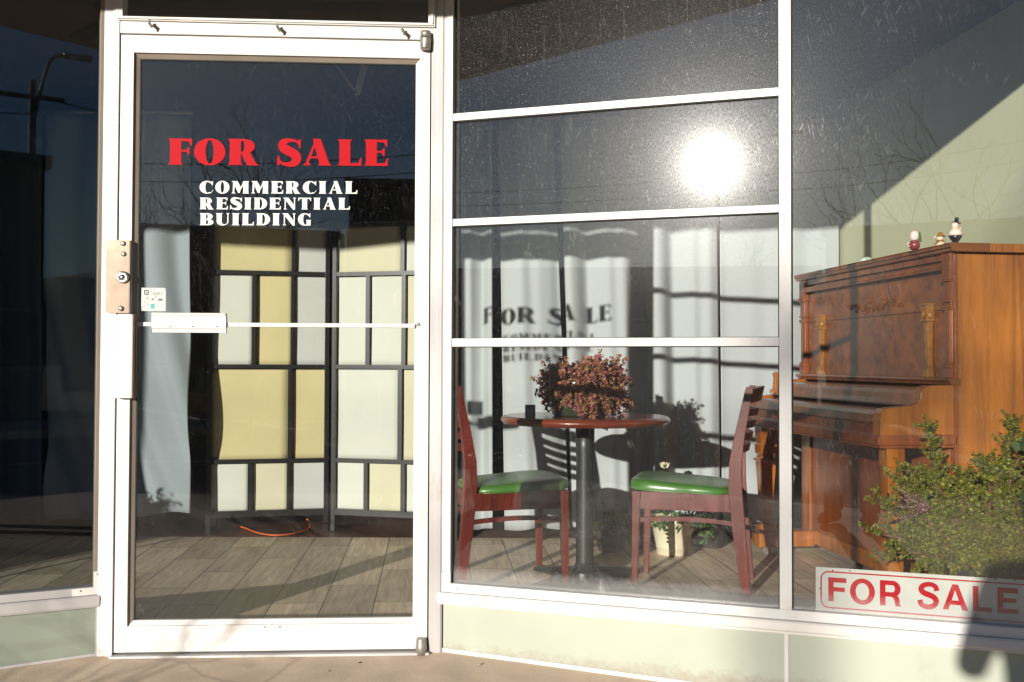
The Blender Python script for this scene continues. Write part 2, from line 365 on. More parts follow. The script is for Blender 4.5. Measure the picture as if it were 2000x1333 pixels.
def leaf_mat(name, cols, rough=.45, tr=.25):
    m = bpy.data.materials.new(name); m.use_nodes = True; nt = m.node_tree; b = nt.nodes['Principled BSDF']; L = nt.links.new
    g = node(nt, 'ShaderNodeNewGeometry'); r = node(nt, 'ShaderNodeValToRGB'); L(g.outputs['Random Per Island'], r.inputs[0])
    r.color_ramp.elements[0].color = (*cols[0], 1); r.color_ramp.elements[1].color = (*cols[-1], 1)
    for i, c in enumerate(cols[1:-1]):
        e = r.color_ramp.elements.new((i+1)/(len(cols)-1)); e.color = (*c, 1)
    L(r.outputs[0], b.inputs['Base Color']); b.inputs['Roughness'].default_value = rough
    t = node(nt, 'ShaderNodeBsdfTranslucent'); L(r.outputs[0], t.inputs[0]); mx = node(nt, 'ShaderNodeMixShader'); mx.inputs[0].default_value = tr
    out = nt.nodes['Material Output']; L(b.outputs[0], mx.inputs[1]); L(t.outputs[0], mx.inputs[2]); L(mx.outputs[0], out.inputs[0]); return m
M['leafred'] = leaf_mat('red_leaf', [(.15, .04, .045), (.44, .13, .12), (.34, .10, .09), (.40, .20, .10), (.26, .22, .07), (.48, .14, .14), (.42, .30, .10)])
M['leafjade'] = leaf_mat('small_green_leaf', [(.05, .065, .008), (.13, .145, .015), (.22, .22, .025), (.08, .095, .010), (.34, .30, .035)], .6)
M['leafgreen'] = leaf_mat('green_leaf', [(.03, .07, .015), (.06, .13, .02), (.10, .20, .04)])
M['leafbig'] = leaf_mat('pale_green_leaf', [(.03, .06, .02), (.10, .15, .06)], .4)
M['leafpurple'] = leaf_mat('purple_sprig', [(.14, .04, .05), (.30, .12, .12), (.5, .38, .33)])
M['twig'] = mat('twig_bark', (.06, .045, .03), .9)

def floor_tiles():
    m = bpy.data.materials.new('wood_look_tiles'); m.use_nodes = True; nt = m.node_tree; b = nt.nodes['Principled BSDF']; L = nt.links.new
    tc = node(nt, 'ShaderNodeTexCoord'); mp = node(nt, 'ShaderNodeMapping')
    # object space: x across the planks, y along them
    L(tc.outputs['Object'], mp.inputs[0]); mp.inputs['Rotation'].default_value = (0, 0, R(90)); mp.inputs['Location'].default_value = (.32, .0185, 0)
    br = node(nt, 'ShaderNodeTexBrick'); L(mp.outputs[0], br.inputs['Vector'])
    br.offset = .5; br.inputs['Scale'].default_value = 1.0; br.inputs['Brick Width'].default_value = .632; br.inputs['Row Height'].default_value = .2055
    br.inputs['Mortar Size'].default_value = .0028; br.inputs['Mortar Smooth'].default_value = .1; br.inputs['Bias'].default_value = 0
    br.inputs['Color1'].default_value = (0, 0, 0, 1); br.inputs['Color2'].default_value = (1, 1, 1, 1); br.inputs['Mortar'].default_value = (.5, .5, .5, 1)
    sx = node(nt, 'ShaderNodeMapping'); sx.inputs['Scale'].default_value = (1, .09, 1); L(tc.outputs['Object'], sx.inputs[0])
    wv = node(nt, 'ShaderNodeTexNoise', noise_dimensions='4D', i_Scale=26.0, i_Detail=7.0, i_Roughness=.6, i_Distortion=1.6); L(sx.outputs[0], wv.inputs['Vector'])
    mw = node(nt, 'ShaderNodeMath', operation='MULTIPLY', i_1=9.0); L(br.outputs[0], mw.inputs[0]); L(mw.outputs[0], wv.inputs['W'])
    n2 = node(nt, 'ShaderNodeTexNoise', i_Scale=2.5, i_Detail=4.0); L(tc.outputs['Object'], n2.inputs['Vector'])
    mr = node(nt, 'ShaderNodeMapRange', i_1=.33, i_2=.67); L(wv.outputs[0], mr.inputs[0])
    c = node(nt, 'ShaderNodeMix', data_type='RGBA'); c.inputs[6].default_value = (.36, .27, .19, 1); c.inputs[7].default_value = (.66, .53, .385, 1); L(mr.outputs[0], c.inputs[0])
    mt = node(nt, 'ShaderNodeMapRange', i_1=0., i_2=1., i_3=.72, i_4=1.25); L(br.outputs[0], mt.inputs[0])
    c2 = node(nt, 'ShaderNodeMix', data_type='RGBA', blend_type='MULTIPLY'); c2.inputs[0].default_value = 1; L(c.outputs[2], c2.inputs[6]); L(mt.outputs[0], c2.inputs[7])
    c3 = node(nt, 'ShaderNodeMix', data_type='RGBA'); L(br.outputs['Fac'], c3.inputs[0]); L(c2.outputs[2], c3.inputs[6]); c3.inputs[7].default_value = (.05, .045, .04, 1)
    L(c3.outputs[2], b.inputs['Base Color']); b.inputs['Roughness'].default_value = .5
    iv = node(nt, 'ShaderNodeMath', operation='MULTIPLY_ADD', i_1=-1.0, i_2=1.0); L(br.outputs['Fac'], iv.inputs[0])
    ad = node(nt, 'ShaderNodeMath', operation='MULTIPLY_ADD', i_1=.15); L(wv.outputs[0], ad.inputs[0]); L(iv.outputs[0], ad.inputs[2])
    bp = node(nt, 'ShaderNodeBump', i_Strength=.5, i_Distance=.003); L(ad.outputs[0], bp.inputs['Height']); L(bp.outputs[0], b.inputs['Normal'])
    return m
M['tiles'] = floor_tiles()
M['floor2'] = wood('red_floor', (.05, .02, .012), (.13, .05, .028), .6, 'y', .45, .2, 1.5)
# ================================================================== SETTING
def Z(z): return z            # heights are above the shop floor
GZ = -0.125                   # pavement level by the shop front
# sidewalk: vestibule ramp falling to the pavement, then pavement to the kerb
edge_pt = Vector((0, 2.20, 0)); ea = Vector((math.cos(EDGE), math.sin(EDGE), 0)); en = Vector((-math.sin(EDGE), math.cos(EDGE), 0))
sw = MB()
def row(d, z, lo=-14, hi=14): return [edge_pt + ea*u + en*d + Vector((0, 0, z)) for u in (lo, hi)]
rows = [row(1.34, -.012), row(1.15, -.026), row(0, GZ), row(-4.2, GZ-.07), row(-4.2, GZ-.20)]
vs = []; fs = []
NX = 30
for (a, b_) in rows:
    for i in range(NX+1): vs.append(a.lerp(b_, i/NX))
for r in range(len(rows)-1):
    for i in range(NX): k = r*(NX+1)+i; fs.append([k, k+1, k+NX+2, k+NX+1])
sw.add(vs, fs); sidewalk = tag(sw.build('sidewalk', M['concrete'], fix=False), kind='structure')
g = MB(); g.add([edge_pt+ea*u+en*v+Vector((0, 0, GZ-.204)) for u, v in ((-900, -4.2), (900, -4.2), (900, -900), (-900, -900))], [[0, 1, 2, 3]])
tag(g.build('street', M['asphalt'], fix=False), kind='structure')
g = MB(); g.add([Vector((x, y, GZ-.35)) for x, y in ((-900, -900), (900, -900), (900, 900), (-900, 900))], [[0, 1, 2, 3]])
tag(g.build('ground', M['hill'], fix=False), kind='structure')
g = MB()
for s0, s1 in ((-60, -14), (14, 60)):
    g.add([edge_pt+ea*u+en*v+Vector((0, 0, z)) for z in (GZ-.3, GZ-.03) for u, v in ((s0, -4.2), (s1, -4.2), (s1, 2), (s0, 2))], [[4,5,6,7],[0,1,5,4],[1,2,6,5],[3,0,4,7]])
tag(g.build('pavement', M['concrete']), kind='structure')
g = MB()
p0 = edge_pt + en*-12.6
g.add([p0+ea*u+en*v+Vector((0, 0, z)) for z in (GZ-.3, GZ-.07) for u, v in ((-60, -3), (60, -3), (60, 0), (-60, 0))], [[4,5,6,7],[2,3,7,6],[0,1,5,4]])
tag(g.build('far_pavement', M['concrete']), kind='structure')
# painted line
g = MB()
for k in range(-8, 9):
    q = edge_pt + en*-8.4
    g.add([q+ea*(k*6+u)+en*v+Vector((0, 0, GZ-.2)) for u, v in ((0, -.06), (3, -.06), (3, .06), (0, .06))], [[0, 1, 2, 3]])
tag(g.build('road_marking', M['whitev'], fix=False), kind='structure')

# shop floor
FM = Matrix.Rotation(R(4.63), 4, 'Z')
def floor_poly(pts, z, z2):
    inv = FM.inverted(); f = MB(); P = [inv @ Vector((x, y, 0)) for x, y in pts]
    f.prism([(p.x, p.y) for p in P], lambda a, b: (a, b, z), lambda a, b: (a, b, z2)); return f
Lend = LP.w(-2.55, 0); Rend = RP.w(4.0, 0)
dth = .03
fp = [tuple((LP.w(-2.6, 0, dth))[:2]), tuple(DP.w(0, 0, dth)[:2]), tuple(DP.w(1.15, 0, dth)[:2]), tuple(RP.w(4.0, 0, dth)[:2]), (3.9, 5.575), (-4.4, 5.575)]
tag(floor_poly(fp, 0, -.1).build('floor', M['tiles'], mat_w=FM), kind='structure')
f2 = MB(); f2.box(-4.4, 3.9, 5.575, 9.5, -.1, -.004); tag(f2.build('back_room_floor', M['floor2']), kind='structure')

CEIL = 2.44
# walls
def wallseg(name, p, q, z0, z1, th, m_, side=1):
    p = Vector((*p, 0)); q = Vector((*q, 0)); d = (q-p).normalized(); n = Vector((-d.y, d.x, 0))*th*side
    g = MB(); g.add([v+Vector((0, 0, z)) for z in (z0, z1) for v in (p, q, q+n, p+n)], [[0,1,2,3],[4,5,6,7],[0,1,5,4],[1,2,6,5],[2,3,7,6],[3,0,4,7]])
    return tag(g.build(name, m_), kind='structure')
wd = Vector((.126, -.992, 0)).normalized()
WC = Vector((1.835, 5.60, 0)); Wn = WC + wd*3.45; Wf = WC - wd*4.0
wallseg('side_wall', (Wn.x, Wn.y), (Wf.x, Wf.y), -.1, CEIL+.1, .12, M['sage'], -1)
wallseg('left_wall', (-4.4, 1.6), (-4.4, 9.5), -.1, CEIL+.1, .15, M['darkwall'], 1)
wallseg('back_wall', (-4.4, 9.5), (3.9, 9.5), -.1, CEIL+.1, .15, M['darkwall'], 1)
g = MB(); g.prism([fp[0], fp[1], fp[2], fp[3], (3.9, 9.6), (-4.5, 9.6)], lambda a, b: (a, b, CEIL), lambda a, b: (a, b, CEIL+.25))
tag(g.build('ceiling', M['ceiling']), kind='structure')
# roof canopy over the recessed entry, with beams beneath it
cn = empty('entrance_canopy', edge_pt + Vector((0, 0, 2.458)), 'brown boarded canopy roof with dark beams over the recessed entrance', 'canopy')
def E3(u, v, z): return (ea*u + en*v + Vector((0, 0, z)))
g = MB(); g.add([E3(u, v, z) for z in (0, .28) for u, v in ((-9, 0), (9, 0), (9, 1.75), (-9, 1.75))], [[0,1,2,3],[4,5,6,7],[0,1,5,4],[1,2,6,5],[2,3,7,6],[3,0,4,7]])
child(g.build('soffit_board', M['soffit']), cn)
for k in range(-5, 7):
    g = MB(); u = k*.98+.12
    g.add([E3(u+a, v, z) for z in (-.022, -.001) for a, v in ((-.035, .13), (.035, .13), (.035, 1.2), (-.035, 1.2))], [[0,1,2,3],[4,5,6,7],[0,1,5,4],[1,2,6,5],[2,3,7,6],[3,0,4,7]])
    child(g.build('beam', M['beam']), cn)
g = MB(); g.add([E3(a, v, z) for z in (-.018, -.002) for a, v in ((-8.9, .60), (8.9, .60), (8.9, .67), (-8.9, .67))], [[0,1,2,3],[4,5,6,7],[0,1,5,4],[1,2,6,5],[2,3,7,6],[3,0,4,7]])
child(g.build('cross_beam', M['beam']), cn)
# front of the shop building above and beside the canopy
hb = empty('shop_building', edge_pt, 'stucco shop building whose front frames the recessed entrance', 'building')
g = MB()
for u0, u1, z0, z1 in ((-9, -3.75, GZ-.3, 2.45), (3.9, 9, GZ-.3, 2.45), (-9, 9, 2.745, 5.2)):
    g.add([E3(u, v, z) for z in (z0, z1) for u, v in ((u0, .02), (u1, .02), (u1, .25), (u0, .25))], [[0,1,2,3],[4,5,6,7],[0,1,5,4],[1,2,6,5],[2,3,7,6],[3,0,4,7]])
child(g.build('facade', M['facade']), hb)
# pier closing the left display window, seen from inside as the end of the glass
LW = 2.36
pa = LP.w(-LW-.02, 0, -.02); pb = edge_pt + ea*(-3.75)
g = MB(); g.prism([(pa.x, pa.y), (pb.x, pb.y), (pb.x-.1, pb.y+.4), (-4.4, 2.4), (-4.4, 3.1), (pa.x-.05, pa.y+.12)], lambda a, b: (a-edge_pt.x, b-edge_pt.y, GZ-.3), lambda a, b: (a-edge_pt.x, b-edge_pt.y, 2.44))
child(g.build('pier', M['facade']), hb)
g = MB()   # closing wall right of the right-hand display window
q0 = RP.w(3.3, 0, .0); q1 = RP.w(4.2, 0, .0)
g.prism([(q0.x, q0.y), (q1.x, q1.y), (q1.x+.1, q1.y+.3), (q0.x+.1, q0.y+.3)], lambda a, b: (a-edge_pt.x, b-edge_pt.y, GZ-.3), lambda a, b: (a-edge_pt.x, b-edge_pt.y, 2.44))
child(g.build('pier', M['facade']), hb)
g = MB(); g.box(-4.6, 4.1, 1.6, 7.6, CEIL+.27-0, CEIL+.5); child(g.build('roof', M['roof']), hb)

# ================================================================== STOREFRONT
TOPZ = 2.44
DM, RM, LM = DP.mat(), RP.mat(), LP.mat()
# ---- door surround (jambs + header) in door-plane coordinates: x along, y inward, z up
# key abscissae (m)
JL0, JL1 = 0.000, 0.049        # left jamb
DL, DR = 0.0535, 1.1055        # door leaf
JR0, JR1 = 1.1100, 1.1535
ZD0, ZD1 = -.006, 2.090        # door leaf bottom / top
HB1 = 2.133                    # top of header, bottom of transom bead
fr = empty('door_surround', DM, 'white metal frame around the glazed shop door with header bar and grey threshold', 'door frame')
g = MB(); g.box(JL0-.002, JL1, -.025, .055, -.035, TOPZ); g.box(JL0+.026, JL1+.0005, -.0285, -.025, -.03, TOPZ)
child(g.build('jamb', M['alu'], bevel=.002), fr)
g = MB(); g.box(JR0, JR1+.001, -.025, .055, -.03, TOPZ); g.box(JR0+.02, JR1-.003, -.028, -.025, -.03, TOPZ)
child(g.build('jamb', M['alu_worn'], bevel=.002), fr)
g = MB(); g.box(JL1, JR0, -.024, .05, 2.095, HB1+.012); child(g.build('header', M['alu'], bevel=.0015), fr)
g = MB(); g.box(JL1-.004, JR0+.003, -.05, .055, -.038, -.012); g.box(JL1, JR0, -.064, -.05, -.04, -.022); child(g.build('threshold', M['alu_worn'], bevel=.002), fr)
g = MB(); g.box(JL1, JL1+.004, .0, .03, -.01, 2.095); g.box(JR0-.004, JR0, .0, .03, -.01, 2.095); g.box(JL1, JR0, .0, .03, 2.0905, 2.095)
child(g.build('gasket', M['rubber']), fr)
# transom light above the door
tw = empty('transom_window', DM @ Matrix.Translation((0, 0, HB1)), 'clipped-in glass transom light above the door', 'window')
g = MB(); b0, b1 = .004, .028
# bead: bottom, left, right with mitred look
g.box(JL1-.012, JR0+.012, -.034, -.0245, b0, b1-.010); g.box(JL1-.006, JR0+.006, -.040, -.034, b0+.004, b1-.014)
g.box(JL1-.012, JL1+.012, -.034, -.0285, b1-.010, .31); g.box(JR0-.012, JR0+.012, -.034, -.0285, b1-.010, .31)
g.box(JR0-.002, JR0+.006, -.040, -.034, b1-.012, .31)
child(g.build('bead', M['alu'], bevel=.0015), tw)
g = MB(); g.box(JL1+.0, JR0, .0, .006, .012, .31); child(g.build('pane', [M['glassD']]), tw)
for px_ in (300, 546, 787):
    u, z = DP.px(px_, 55 + (px_-300)*.029); z -= HB1
    g = MB(); g.obox((u-.003, -.040, z+.006), (u+.004, -.062, z-.005), .007, .010); g.obox((u+.004, -.060, z-.002), (u+.008, -.046, z-.014), .006, .006)
    g.lathe([(.004, 0), (.004, .006)], (u, -.046, z+.006), 8)
    child(g.build('clip', M['steel']), tw)

# ---- the door leaf
dr = empty('glass_door', DM, 'white metal shop door with full glass, red and white lettering and mail slot', 'door')
GX0, GX1 = .0965, 1.0705        # opening in the leaf
ZG0, ZG1 = .082, 2.030
yf, yb = -.022, .022
g = MB(); g.box(DL, GX0, yf, yb, ZD0, ZD1); g.box(GX1, DR, yf, yb, ZD0, ZD1); g.box(GX0, GX1, yf-.0003, yb, ZG1, ZD1-.0004); g.box(GX0, GX1, yf-.0003, yb, ZD0+.0004, ZG0)
child(g.build('frame', M['alu'], bevel=.0012), dr)
bw = .0155
def bead(name, quad, m_):
    # sloped glazing bead: polygon ring segment from outer edge (front) to inner edge (back)
    (x0, z0), (x1, z1), (x2, z2), (x3, z3) = quad     # outer a, outer b, inner b, inner a
    g = MB(); g.add([(x0, -.014, z0), (x1, -.014, z1), (x2, -.004, z2), (x3, -.004, z3), (x0, .012, z0), (x1, .012, z1), (x2, .012, z2), (x3, .012, z3)],
          [[0,1,2,3],[4,5,6,7],[0,1,5,4],[1,2,6,5],[2,3,7,6],[3,0,4,7]]); child(g.build(name, m_), dr)
bead('glazing_bead', ((GX0, ZG0), (GX0, ZG1), (GX0+bw, ZG1-bw), (GX0+bw, ZG0+bw)), M['bronze'])
bead('glazing_bead', ((GX0, ZG1), (GX1, ZG1), (GX1-bw, ZG1-bw), (GX0+bw, ZG1-bw)), M['bronze'])
bead('glazing_bead', ((GX1, ZG1), (GX1, ZG0), (GX1-bw, ZG0+bw), (GX1-bw, ZG1-bw)), M['alu'])
bead('glazing_bead', ((GX1, ZG0), (GX0, ZG0), (GX0+bw, ZG0+bw), (GX1-bw, ZG0+bw)), M['alu'])
gp = MB(); gp.box(GX0+.004, GX1-.004, .000, .006, ZG0+.004, ZG1-.004)
gp.mi = [0, 0, 1, 0, 0, 0]
child(gp.build('pane', [M['glassC'], M['glassD']]), dr)
g = MB()
for x0, x1, z0, z1 in ((GX0+bw, GX0+bw+.003, ZG0+bw, ZG1-bw), (GX0+bw+.003, GX1-bw, ZG1-bw-.003, ZG1-bw)): g.box(x0, x1, -.0035, -.0005, z0, z1)
child(g.build('gasket', M['rubber']), dr)
# crossbar
u0, z0 = DP.px(290, 635.5); u1, z1 = DP.px(804, 635.5); zc = (z0+z1)/2
g = MB(); g.box(GX0+bw-.003, GX1-bw+.002, -.020, -.006, zc-.0068, zc+.0068); child(g.build('crossbar', M['alu'], bevel=.001), dr)
u, z = DP.px(817.5, 634.5)
g = MB(); g.lathe([(.0065, 0), (.0065, .002), (.004, .003)], (0, 0, 0), 14)
o = child(g.build('screw', M['steel']), dr); o.matrix_local = Matrix.Translation((u, yf, z)) @ Matrix.Rotation(R(90), 4, 'X')
# mail slot
ua, zt = DP.px(301, 612); ub, zb = DP.px(445, 651)
zA = DP.px(301, 617)[1]; zB = DP.px(301, 641)[1]; zC_ = DP.px(301, 643)[1]
g = MB(); g.box(ua, ub, -.030, -.008, zB, zA); g.box(ua+.001, ub-.001, -.034, -.010, zA, zt)
g.box(ua+.001, ub-.001, -.022, -.008, zb, zC_); g.box(ua, ub, -.028, -.018, zC_+.0005, zB)
ms = child(g.build('mail_slot', M['alu'], bevel=.001), dr)
g = MB(); g.box(ua+.004, ub-.004, -.036, -.0345, zt-.0035, zt-.001); child(g.build('hinge_rod', M['steel']), ms)
g = MB()
for q in (.25, .55, .88): g.lathe([(.0028, 0), (.0028, .0025)], (ua+(ub-ua)*q, -.0325, zB+.004), 8)
child(g.build('rivet', M['steel']), ms)
# pull handle: boxy offset pull
ha, hzt = DP.px(232, 616); hb_, hzb = DP.px(276, 777)
hx1 = DP.px(268, 700)[0]; hx1b = DP.px(277, 700)[0]
g = MB(); g.add([(ha+.002, -.0235, hzb), (hx1, -.0235, hzb), (hx1, -.056, hzb), (ha+.008, -.056, hzb), (ha+.002, -.0235, hzt), (hx1, -.0235, hzt), (hx1, -.056, hzt), (ha+.008, -.056, hzt)],
   [[0,1,2,3],[4,5,6,7],[0,1,5,4],[1,2,6,5],[2,3,7,6],[3,0,4,7]])
ph = child(g.build('pull_handle', M['alu'], bevel=.002), dr)
g = MB(); g.box(hx1, hx1+.004, -.060, -.024, hzb, hzt+.001); g.box(hx1+.004, hx1+.007, -.034, -.026, hzb+.002, hzt-.001)
child(g.build('side_plate', M['plate'], bevel=.0012), ph)
# lock guard plate with cylinder and bolts
pa_, pzt = DP.px(214, 471); pb_, pzb = DP.px(257, 613)
g = MB(); rr = .012; poly = []
for cx_, cz_, a0 in ((pa_+rr, pzt-rr, 90), (pa_+rr, pzb+rr, 180)):
    for k in range(7): a = R(a0+15*k); poly.append((cx_+rr*math.cos(a), cz_+rr*math.sin(a)))
poly += [(pb_, pzb), (pb_, pzt)]
g.prism(poly, lambda a, b: (a, -.030, b), lambda a, b: (a, -.034, b))
lp = child(g.build('lock_guard', M['plate'], bevel=.001), dr)
g = MB(); g.box(pb_, pb_+.0035, -.034, -.010, pzb+.001, pzt-.001); g.box(pa_+.02, pb_-.004, -.030, -.0225, pzb+.01, pzt-.01); child(g.build('flange', M['bronze']), lp)
def fas(name, px_, py_, r_, h_, m_, par, y=-.034, prof=None):
    u, z = DP.px(px_, py_); g = MB(); g.lathe(prof or [(r_, 0), (r_, h_*.5), (r_*.75, h_*.9), (r_*.3, h_)], (0, 0, 0), 18)
    o = g.build(name, m_); o.parent = par; o.matrix_local = Matrix.Translation((u, y, z)) @ Matrix.Rotation(R(90), 4, 'X'); return o
fas('bolt', 247, 478.5, .0085, .007, M['steel'], lp); fas('bolt', 248, 498.5, .0085, .007, M['steel'], lp); fas('bolt', 243, 604, .009, .008, M['steel'], lp)
cyl = fas('lock_cylinder', 247, 543.5, .0205, .012, M['chrome'], lp, prof=[(.0205, 0), (.0205, .008), (.018, .011), (.014, .0115), (.0135, .0105), (.009, .0105), (.0088, .0125), (.001, .0125)])
g = MB(); g.box(-.0012, .0012, -.0045, .003, .0126, .0130); g.lathe([(.0026, .0126), (.0026, .0131)], (0, .0035, 0), 10); kh = g.build('keyhole', M['rubber']); kh.parent = cyl
# pivots
for nm, (px_, py0, py1) in {'a': (832, 68, 104), 'b': (823.5, 1241, 1282)}.items():
    u, zt_ = DP.px(px_, py0); _, zb_ = DP.px(px_, py1); h_ = zt_-zb_; r_ = .0195
    g = MB()
    if nm == 'a': g.lathe([(r_*.86, 0), (r_*.93, h_*.10), (r_*1.0, h_*.55), (r_*1.0, h_*.60)], (u, -.036, zb_), 24); g.lathe([(r_*.98, h_*.63), (r_*.90, h_*.97), (r_*.75, h_)], (u, -.036, zb_), 24); g.lathe([(r_*.5, h_*.5), (r_*.5, h_*.7)], (u, -.036, zb_), 16)
    else: g.lathe([(r_*.85, 0), (r_*.9, h_*.16), (r_*.9, h_*.18)], (u, -.036, zb_), 24); g.lathe([(r_*1.0, h_*.21), (r_*1.0, h_*.55), (r_*.86, h_*.97), (r_*.78, h_)], (u, -.036, zb_), 24); g.lathe([(r_*.5, h_*.1), (r_*.5, h_*.3)], (u, -.036, zb_), 16)
    child(g.build('pivot_hinge', M['steel']), dr)

# ---- display windows
def window(PL, sgn, name, label, umax, bars, mulls, gl, topz=TOPZ):
    W = empty(name, PL.mat() @ Matrix.Translation((0, 0, .15)), label, 'window')
    return W
def loc(g): return g
# right window
ZS = RP.px(861, 1153)[1]            # seam between window frame and sill
ZG = RP.px(886, 1137)[1]            # bottom of the glass
ZT0 = RP.px(861, 1176)[1]           # bottom of the sill moulding
rw = empty('display_window', RM, 'large dusty display window right of the door, divided by white bars', 'window')
sF = .040
UM0, UM1 = RP.px(1522.5, 700)[0], RP.px(1546.5, 700)[0]
UEND = 3.3
g = MB(); g.box(0.003, sF, -.020, .045, ZS, TOPZ); child(g.build('stile', M['alu'], bevel=.0015), rw)
g = MB(); g.box(sF, UEND, -.020, .045, ZS, ZG-.001); child(g.build('bottom_rail', M['alu'], bevel=.0015), rw)
g = MB(); g.box(0.003, UEND, -.022, .045, TOPZ-.04, TOPZ-.001); child(g.build('top_rail', M['alu'], bevel=.0015), rw)
g = MB(); g.box(UM0, UM1, -.020, .045, ZG-.001, TOPZ-.04); child(g.build('mullion', M['alu'], bevel=.0015), rw)
g = MB(); g.box(UM0-.0035, UM0, -.006, .012, ZG, TOPZ-.05); g.box(UM1, UM1+.0035, -.006, .012, ZG, TOPZ-.05); g.box(sF, sF+.003, -.006, .012, ZG, TOPZ-.05)
child(g.build('gasket', M['rubber']), rw)
zbars = []
for (yl0, yl1, yr0, yr1) in ((225.5, 240.4, 172.8, 189), (430.2, 443.6, 400.4, 417.4), (661.6, 677.8, 659.3, 677.6)):
    zt_ = (RP.px(885, yl0)[1]+RP.px(1521.5, yr0)[1])/2; zb_ = (RP.px(885, yl1)[1]+RP.px(1521.5, yr1)[1])/2
    zbars.append((zb_, zt_))
    g = MB(); g.box(sF+.001, UM0-.0005, -.016, .022, zb_+.001, zt_); bar = child(g.build('glazing_bar', M['alu'], bevel=.0012), rw)
    g = MB(); g.box(sF+.001, UM0-.001, -.010, .014, zb_-.0015, zb_+.001); g.box(sF+.001, UM0-.001, -.010, .014, zt_, zt_+.0015); gk = g.build('gasket', M['rubber']); gk.parent = bar
lo = ZG
for i, (a, b_) in enumerate([(ZG, zbars[2][0]), (zbars[2][1], zbars[1][0]), (zbars[1][1], zbars[0][0]), (zbars[0][1], TOPZ-.04)]):
    g = MB(); g.box(sF, UM0, 0, .006, a, b_); g.mi = [0, 0, 1, 0, 0, 0]; child(g.build('pane', [M['glassC'], M['glassR']]), rw)
g = MB(); g.box(UM1, UEND, 0, .006, ZG, TOPZ-.04); g.mi = [0, 0, 1, 0, 0, 0]; child(g.build('pane', [M['glassC'], M['glassR2']]), rw)
def cornerplate(W, u0, u1, zA_, zB_, t=.0215):
    pass
g = MB(); g.box(.004, .0415, -.0222, -.0200, ZS+.001, ZS+.072); g.box(.0415, .105, -.0222, -.0200, ZS+.001, ZG-.002); cpl = child(g.build('corner_plate', M['alu']), rw)
for px_, py_ in ((868.5, 1114.5), (896, 1147)):
    u, z = RP.px(px_, py_); g = MB(); g.lathe([(.0028, 0), (.0028, .001), (.001, .0015)], (0, 0, 0), 10); o = g.build('screw', M['steel']); o.parent = cpl; o.matrix_local = Matrix.Translation((u, -.0222, z)) @ Matrix.Rotation(R(90), 4, 'X')
# outside sill of the right window
rs = empty('window_sill', RM @ Matrix.Translation((0, 0, ZT0)), 'long white metal sill under the right display window, rust-stained at its left end', 'sill')
h_ = ZS-ZT0
g = MB(); prof = [(-.030, h_-.001), (-.034, h_-.006), (-.034, .012), (-.030, .006), (-.030, 0), (.04, 0), (.04, h_-.001)]
g.prism(prof, lambda a, b: (-.004, a, b), lambda a, b: (UEND, a, b)); child(g.build('sill_board', M['sill'], bevel=.001), rs)
# kick panels under the right window
US = RP.px(1536.5, 1240)[0]
def ramp(w_): # pavement height under a point
    d = (w_ - edge_pt).dot(en)
    if d > 1.15: return -.026 + (d-1.15)/.6*.046
    if d > 0: return GZ + (GZ*-1-.026)*d/1.15
    return GZ + .07*d/4.2
for k, (a, b_) in enumerate(((.004, US-.006), (US+.006, UEND))):
    kp = empty('kick_panel', RM @ Matrix.Translation(((a+b_)/2, 0, -.1)), ['pale mint panel under the right display window, from the door post to the seam', 'pale mint panel under the window holding the FOR SALE board, right of the seam'][k], 'panel', 'mint panels under the windows')
    c = (a+b_)/2; z0a = ramp(RP.w(a, 0))+.1; z0b = ramp(RP.w(b_, 0))+.1
    g = MB(); n_ = 12; A = [(a-c) + (b_-a)*i/n_ for i in range(n_+1)]
    zs = [ramp(RP.w(c+x, 0))+.1 for x in A]
    poly = [(x, z-.01) for x, z in zip(A, zs)] + [(b_-c, ZT0+.1-.0005), (a-c, ZT0+.1-.0005)]
    g.prism(poly, lambda p_, q_: (p_, -.010, q_), lambda p_, q_: (p_, .03, q_)); o = g.build('board', M['kick']); o.parent = kp
    g = MB()
    poly = [(x, z-.01) for x, z in zip(A, zs)] + [(x, z+.012) for x, z in reversed(list(zip(A, zs)))]
    g.prism(poly, lambda p_, q_: (p_, -.0165, q_), lambda p_, q_: (p_, -.0102, q_)); o = g.build('bottom_strip', M['sill'], bevel=.001); o.parent = kp
# cover strips
for u_, wd_ in ((US, .0065),):
    g = MB(); g.box(u_-wd_, u_+wd_, -.015, .02, ramp(RP.w(u_, 0))-.01, ZT0-.0005); o = g.build('cover_strip', M['sill'], bevel=.001, mat_w=RM); tag(o, 'white upright strip covering the seam between two mint panels', 'trim')

# left window
ZSL = LP.px(196, 1158.6)[1]; ZGL = LP.px(183, 1144)[1]; ZTL = LP.px(196, 1182.5)[1]
lw = empty('display_window', LM, 'dark display window left of the door, reflecting a street lamp', 'window')
ub_ = LP.px(183.5, 1000)[0]; ua_ = -.003
g = MB(); g.box(ub_, ua_, -.020, .045, ZSL, TOPZ-.04); child(g.build('stile', M['bronze'], bevel=.0015), lw)
g = MB(); g.box(ub_-.0002, ua_-.0005, -.0225, -.0200, ZSL+.001, ZSL+.078); g.box(ub_-.065, ub_-.0002, -.0225, -.0200, ZSL+.001, ZGL-.002); cpl = child(g.build('corner_plate', M['sill']), lw)
for px_, py_ in ((189.5, 1119.5), (156.5, 1152)):
    u, z = LP.px(px_, py_); g = MB(); g.lathe([(.0032, 0), (.0032, .001), (.001, .0015)], (0, 0, 0), 10); o = g.build('screw', M['steel']); o.parent = cpl; o.matrix_local = Matrix.Translation((u, -.0225, z)) @ Matrix.Rotation(R(90), 4, 'X')
g = MB(); g.box(-LW, ub_, -.020, .045, ZSL, ZGL-.001); child(g.build('bottom_rail', M['alu_worn'], bevel=.0015), lw)
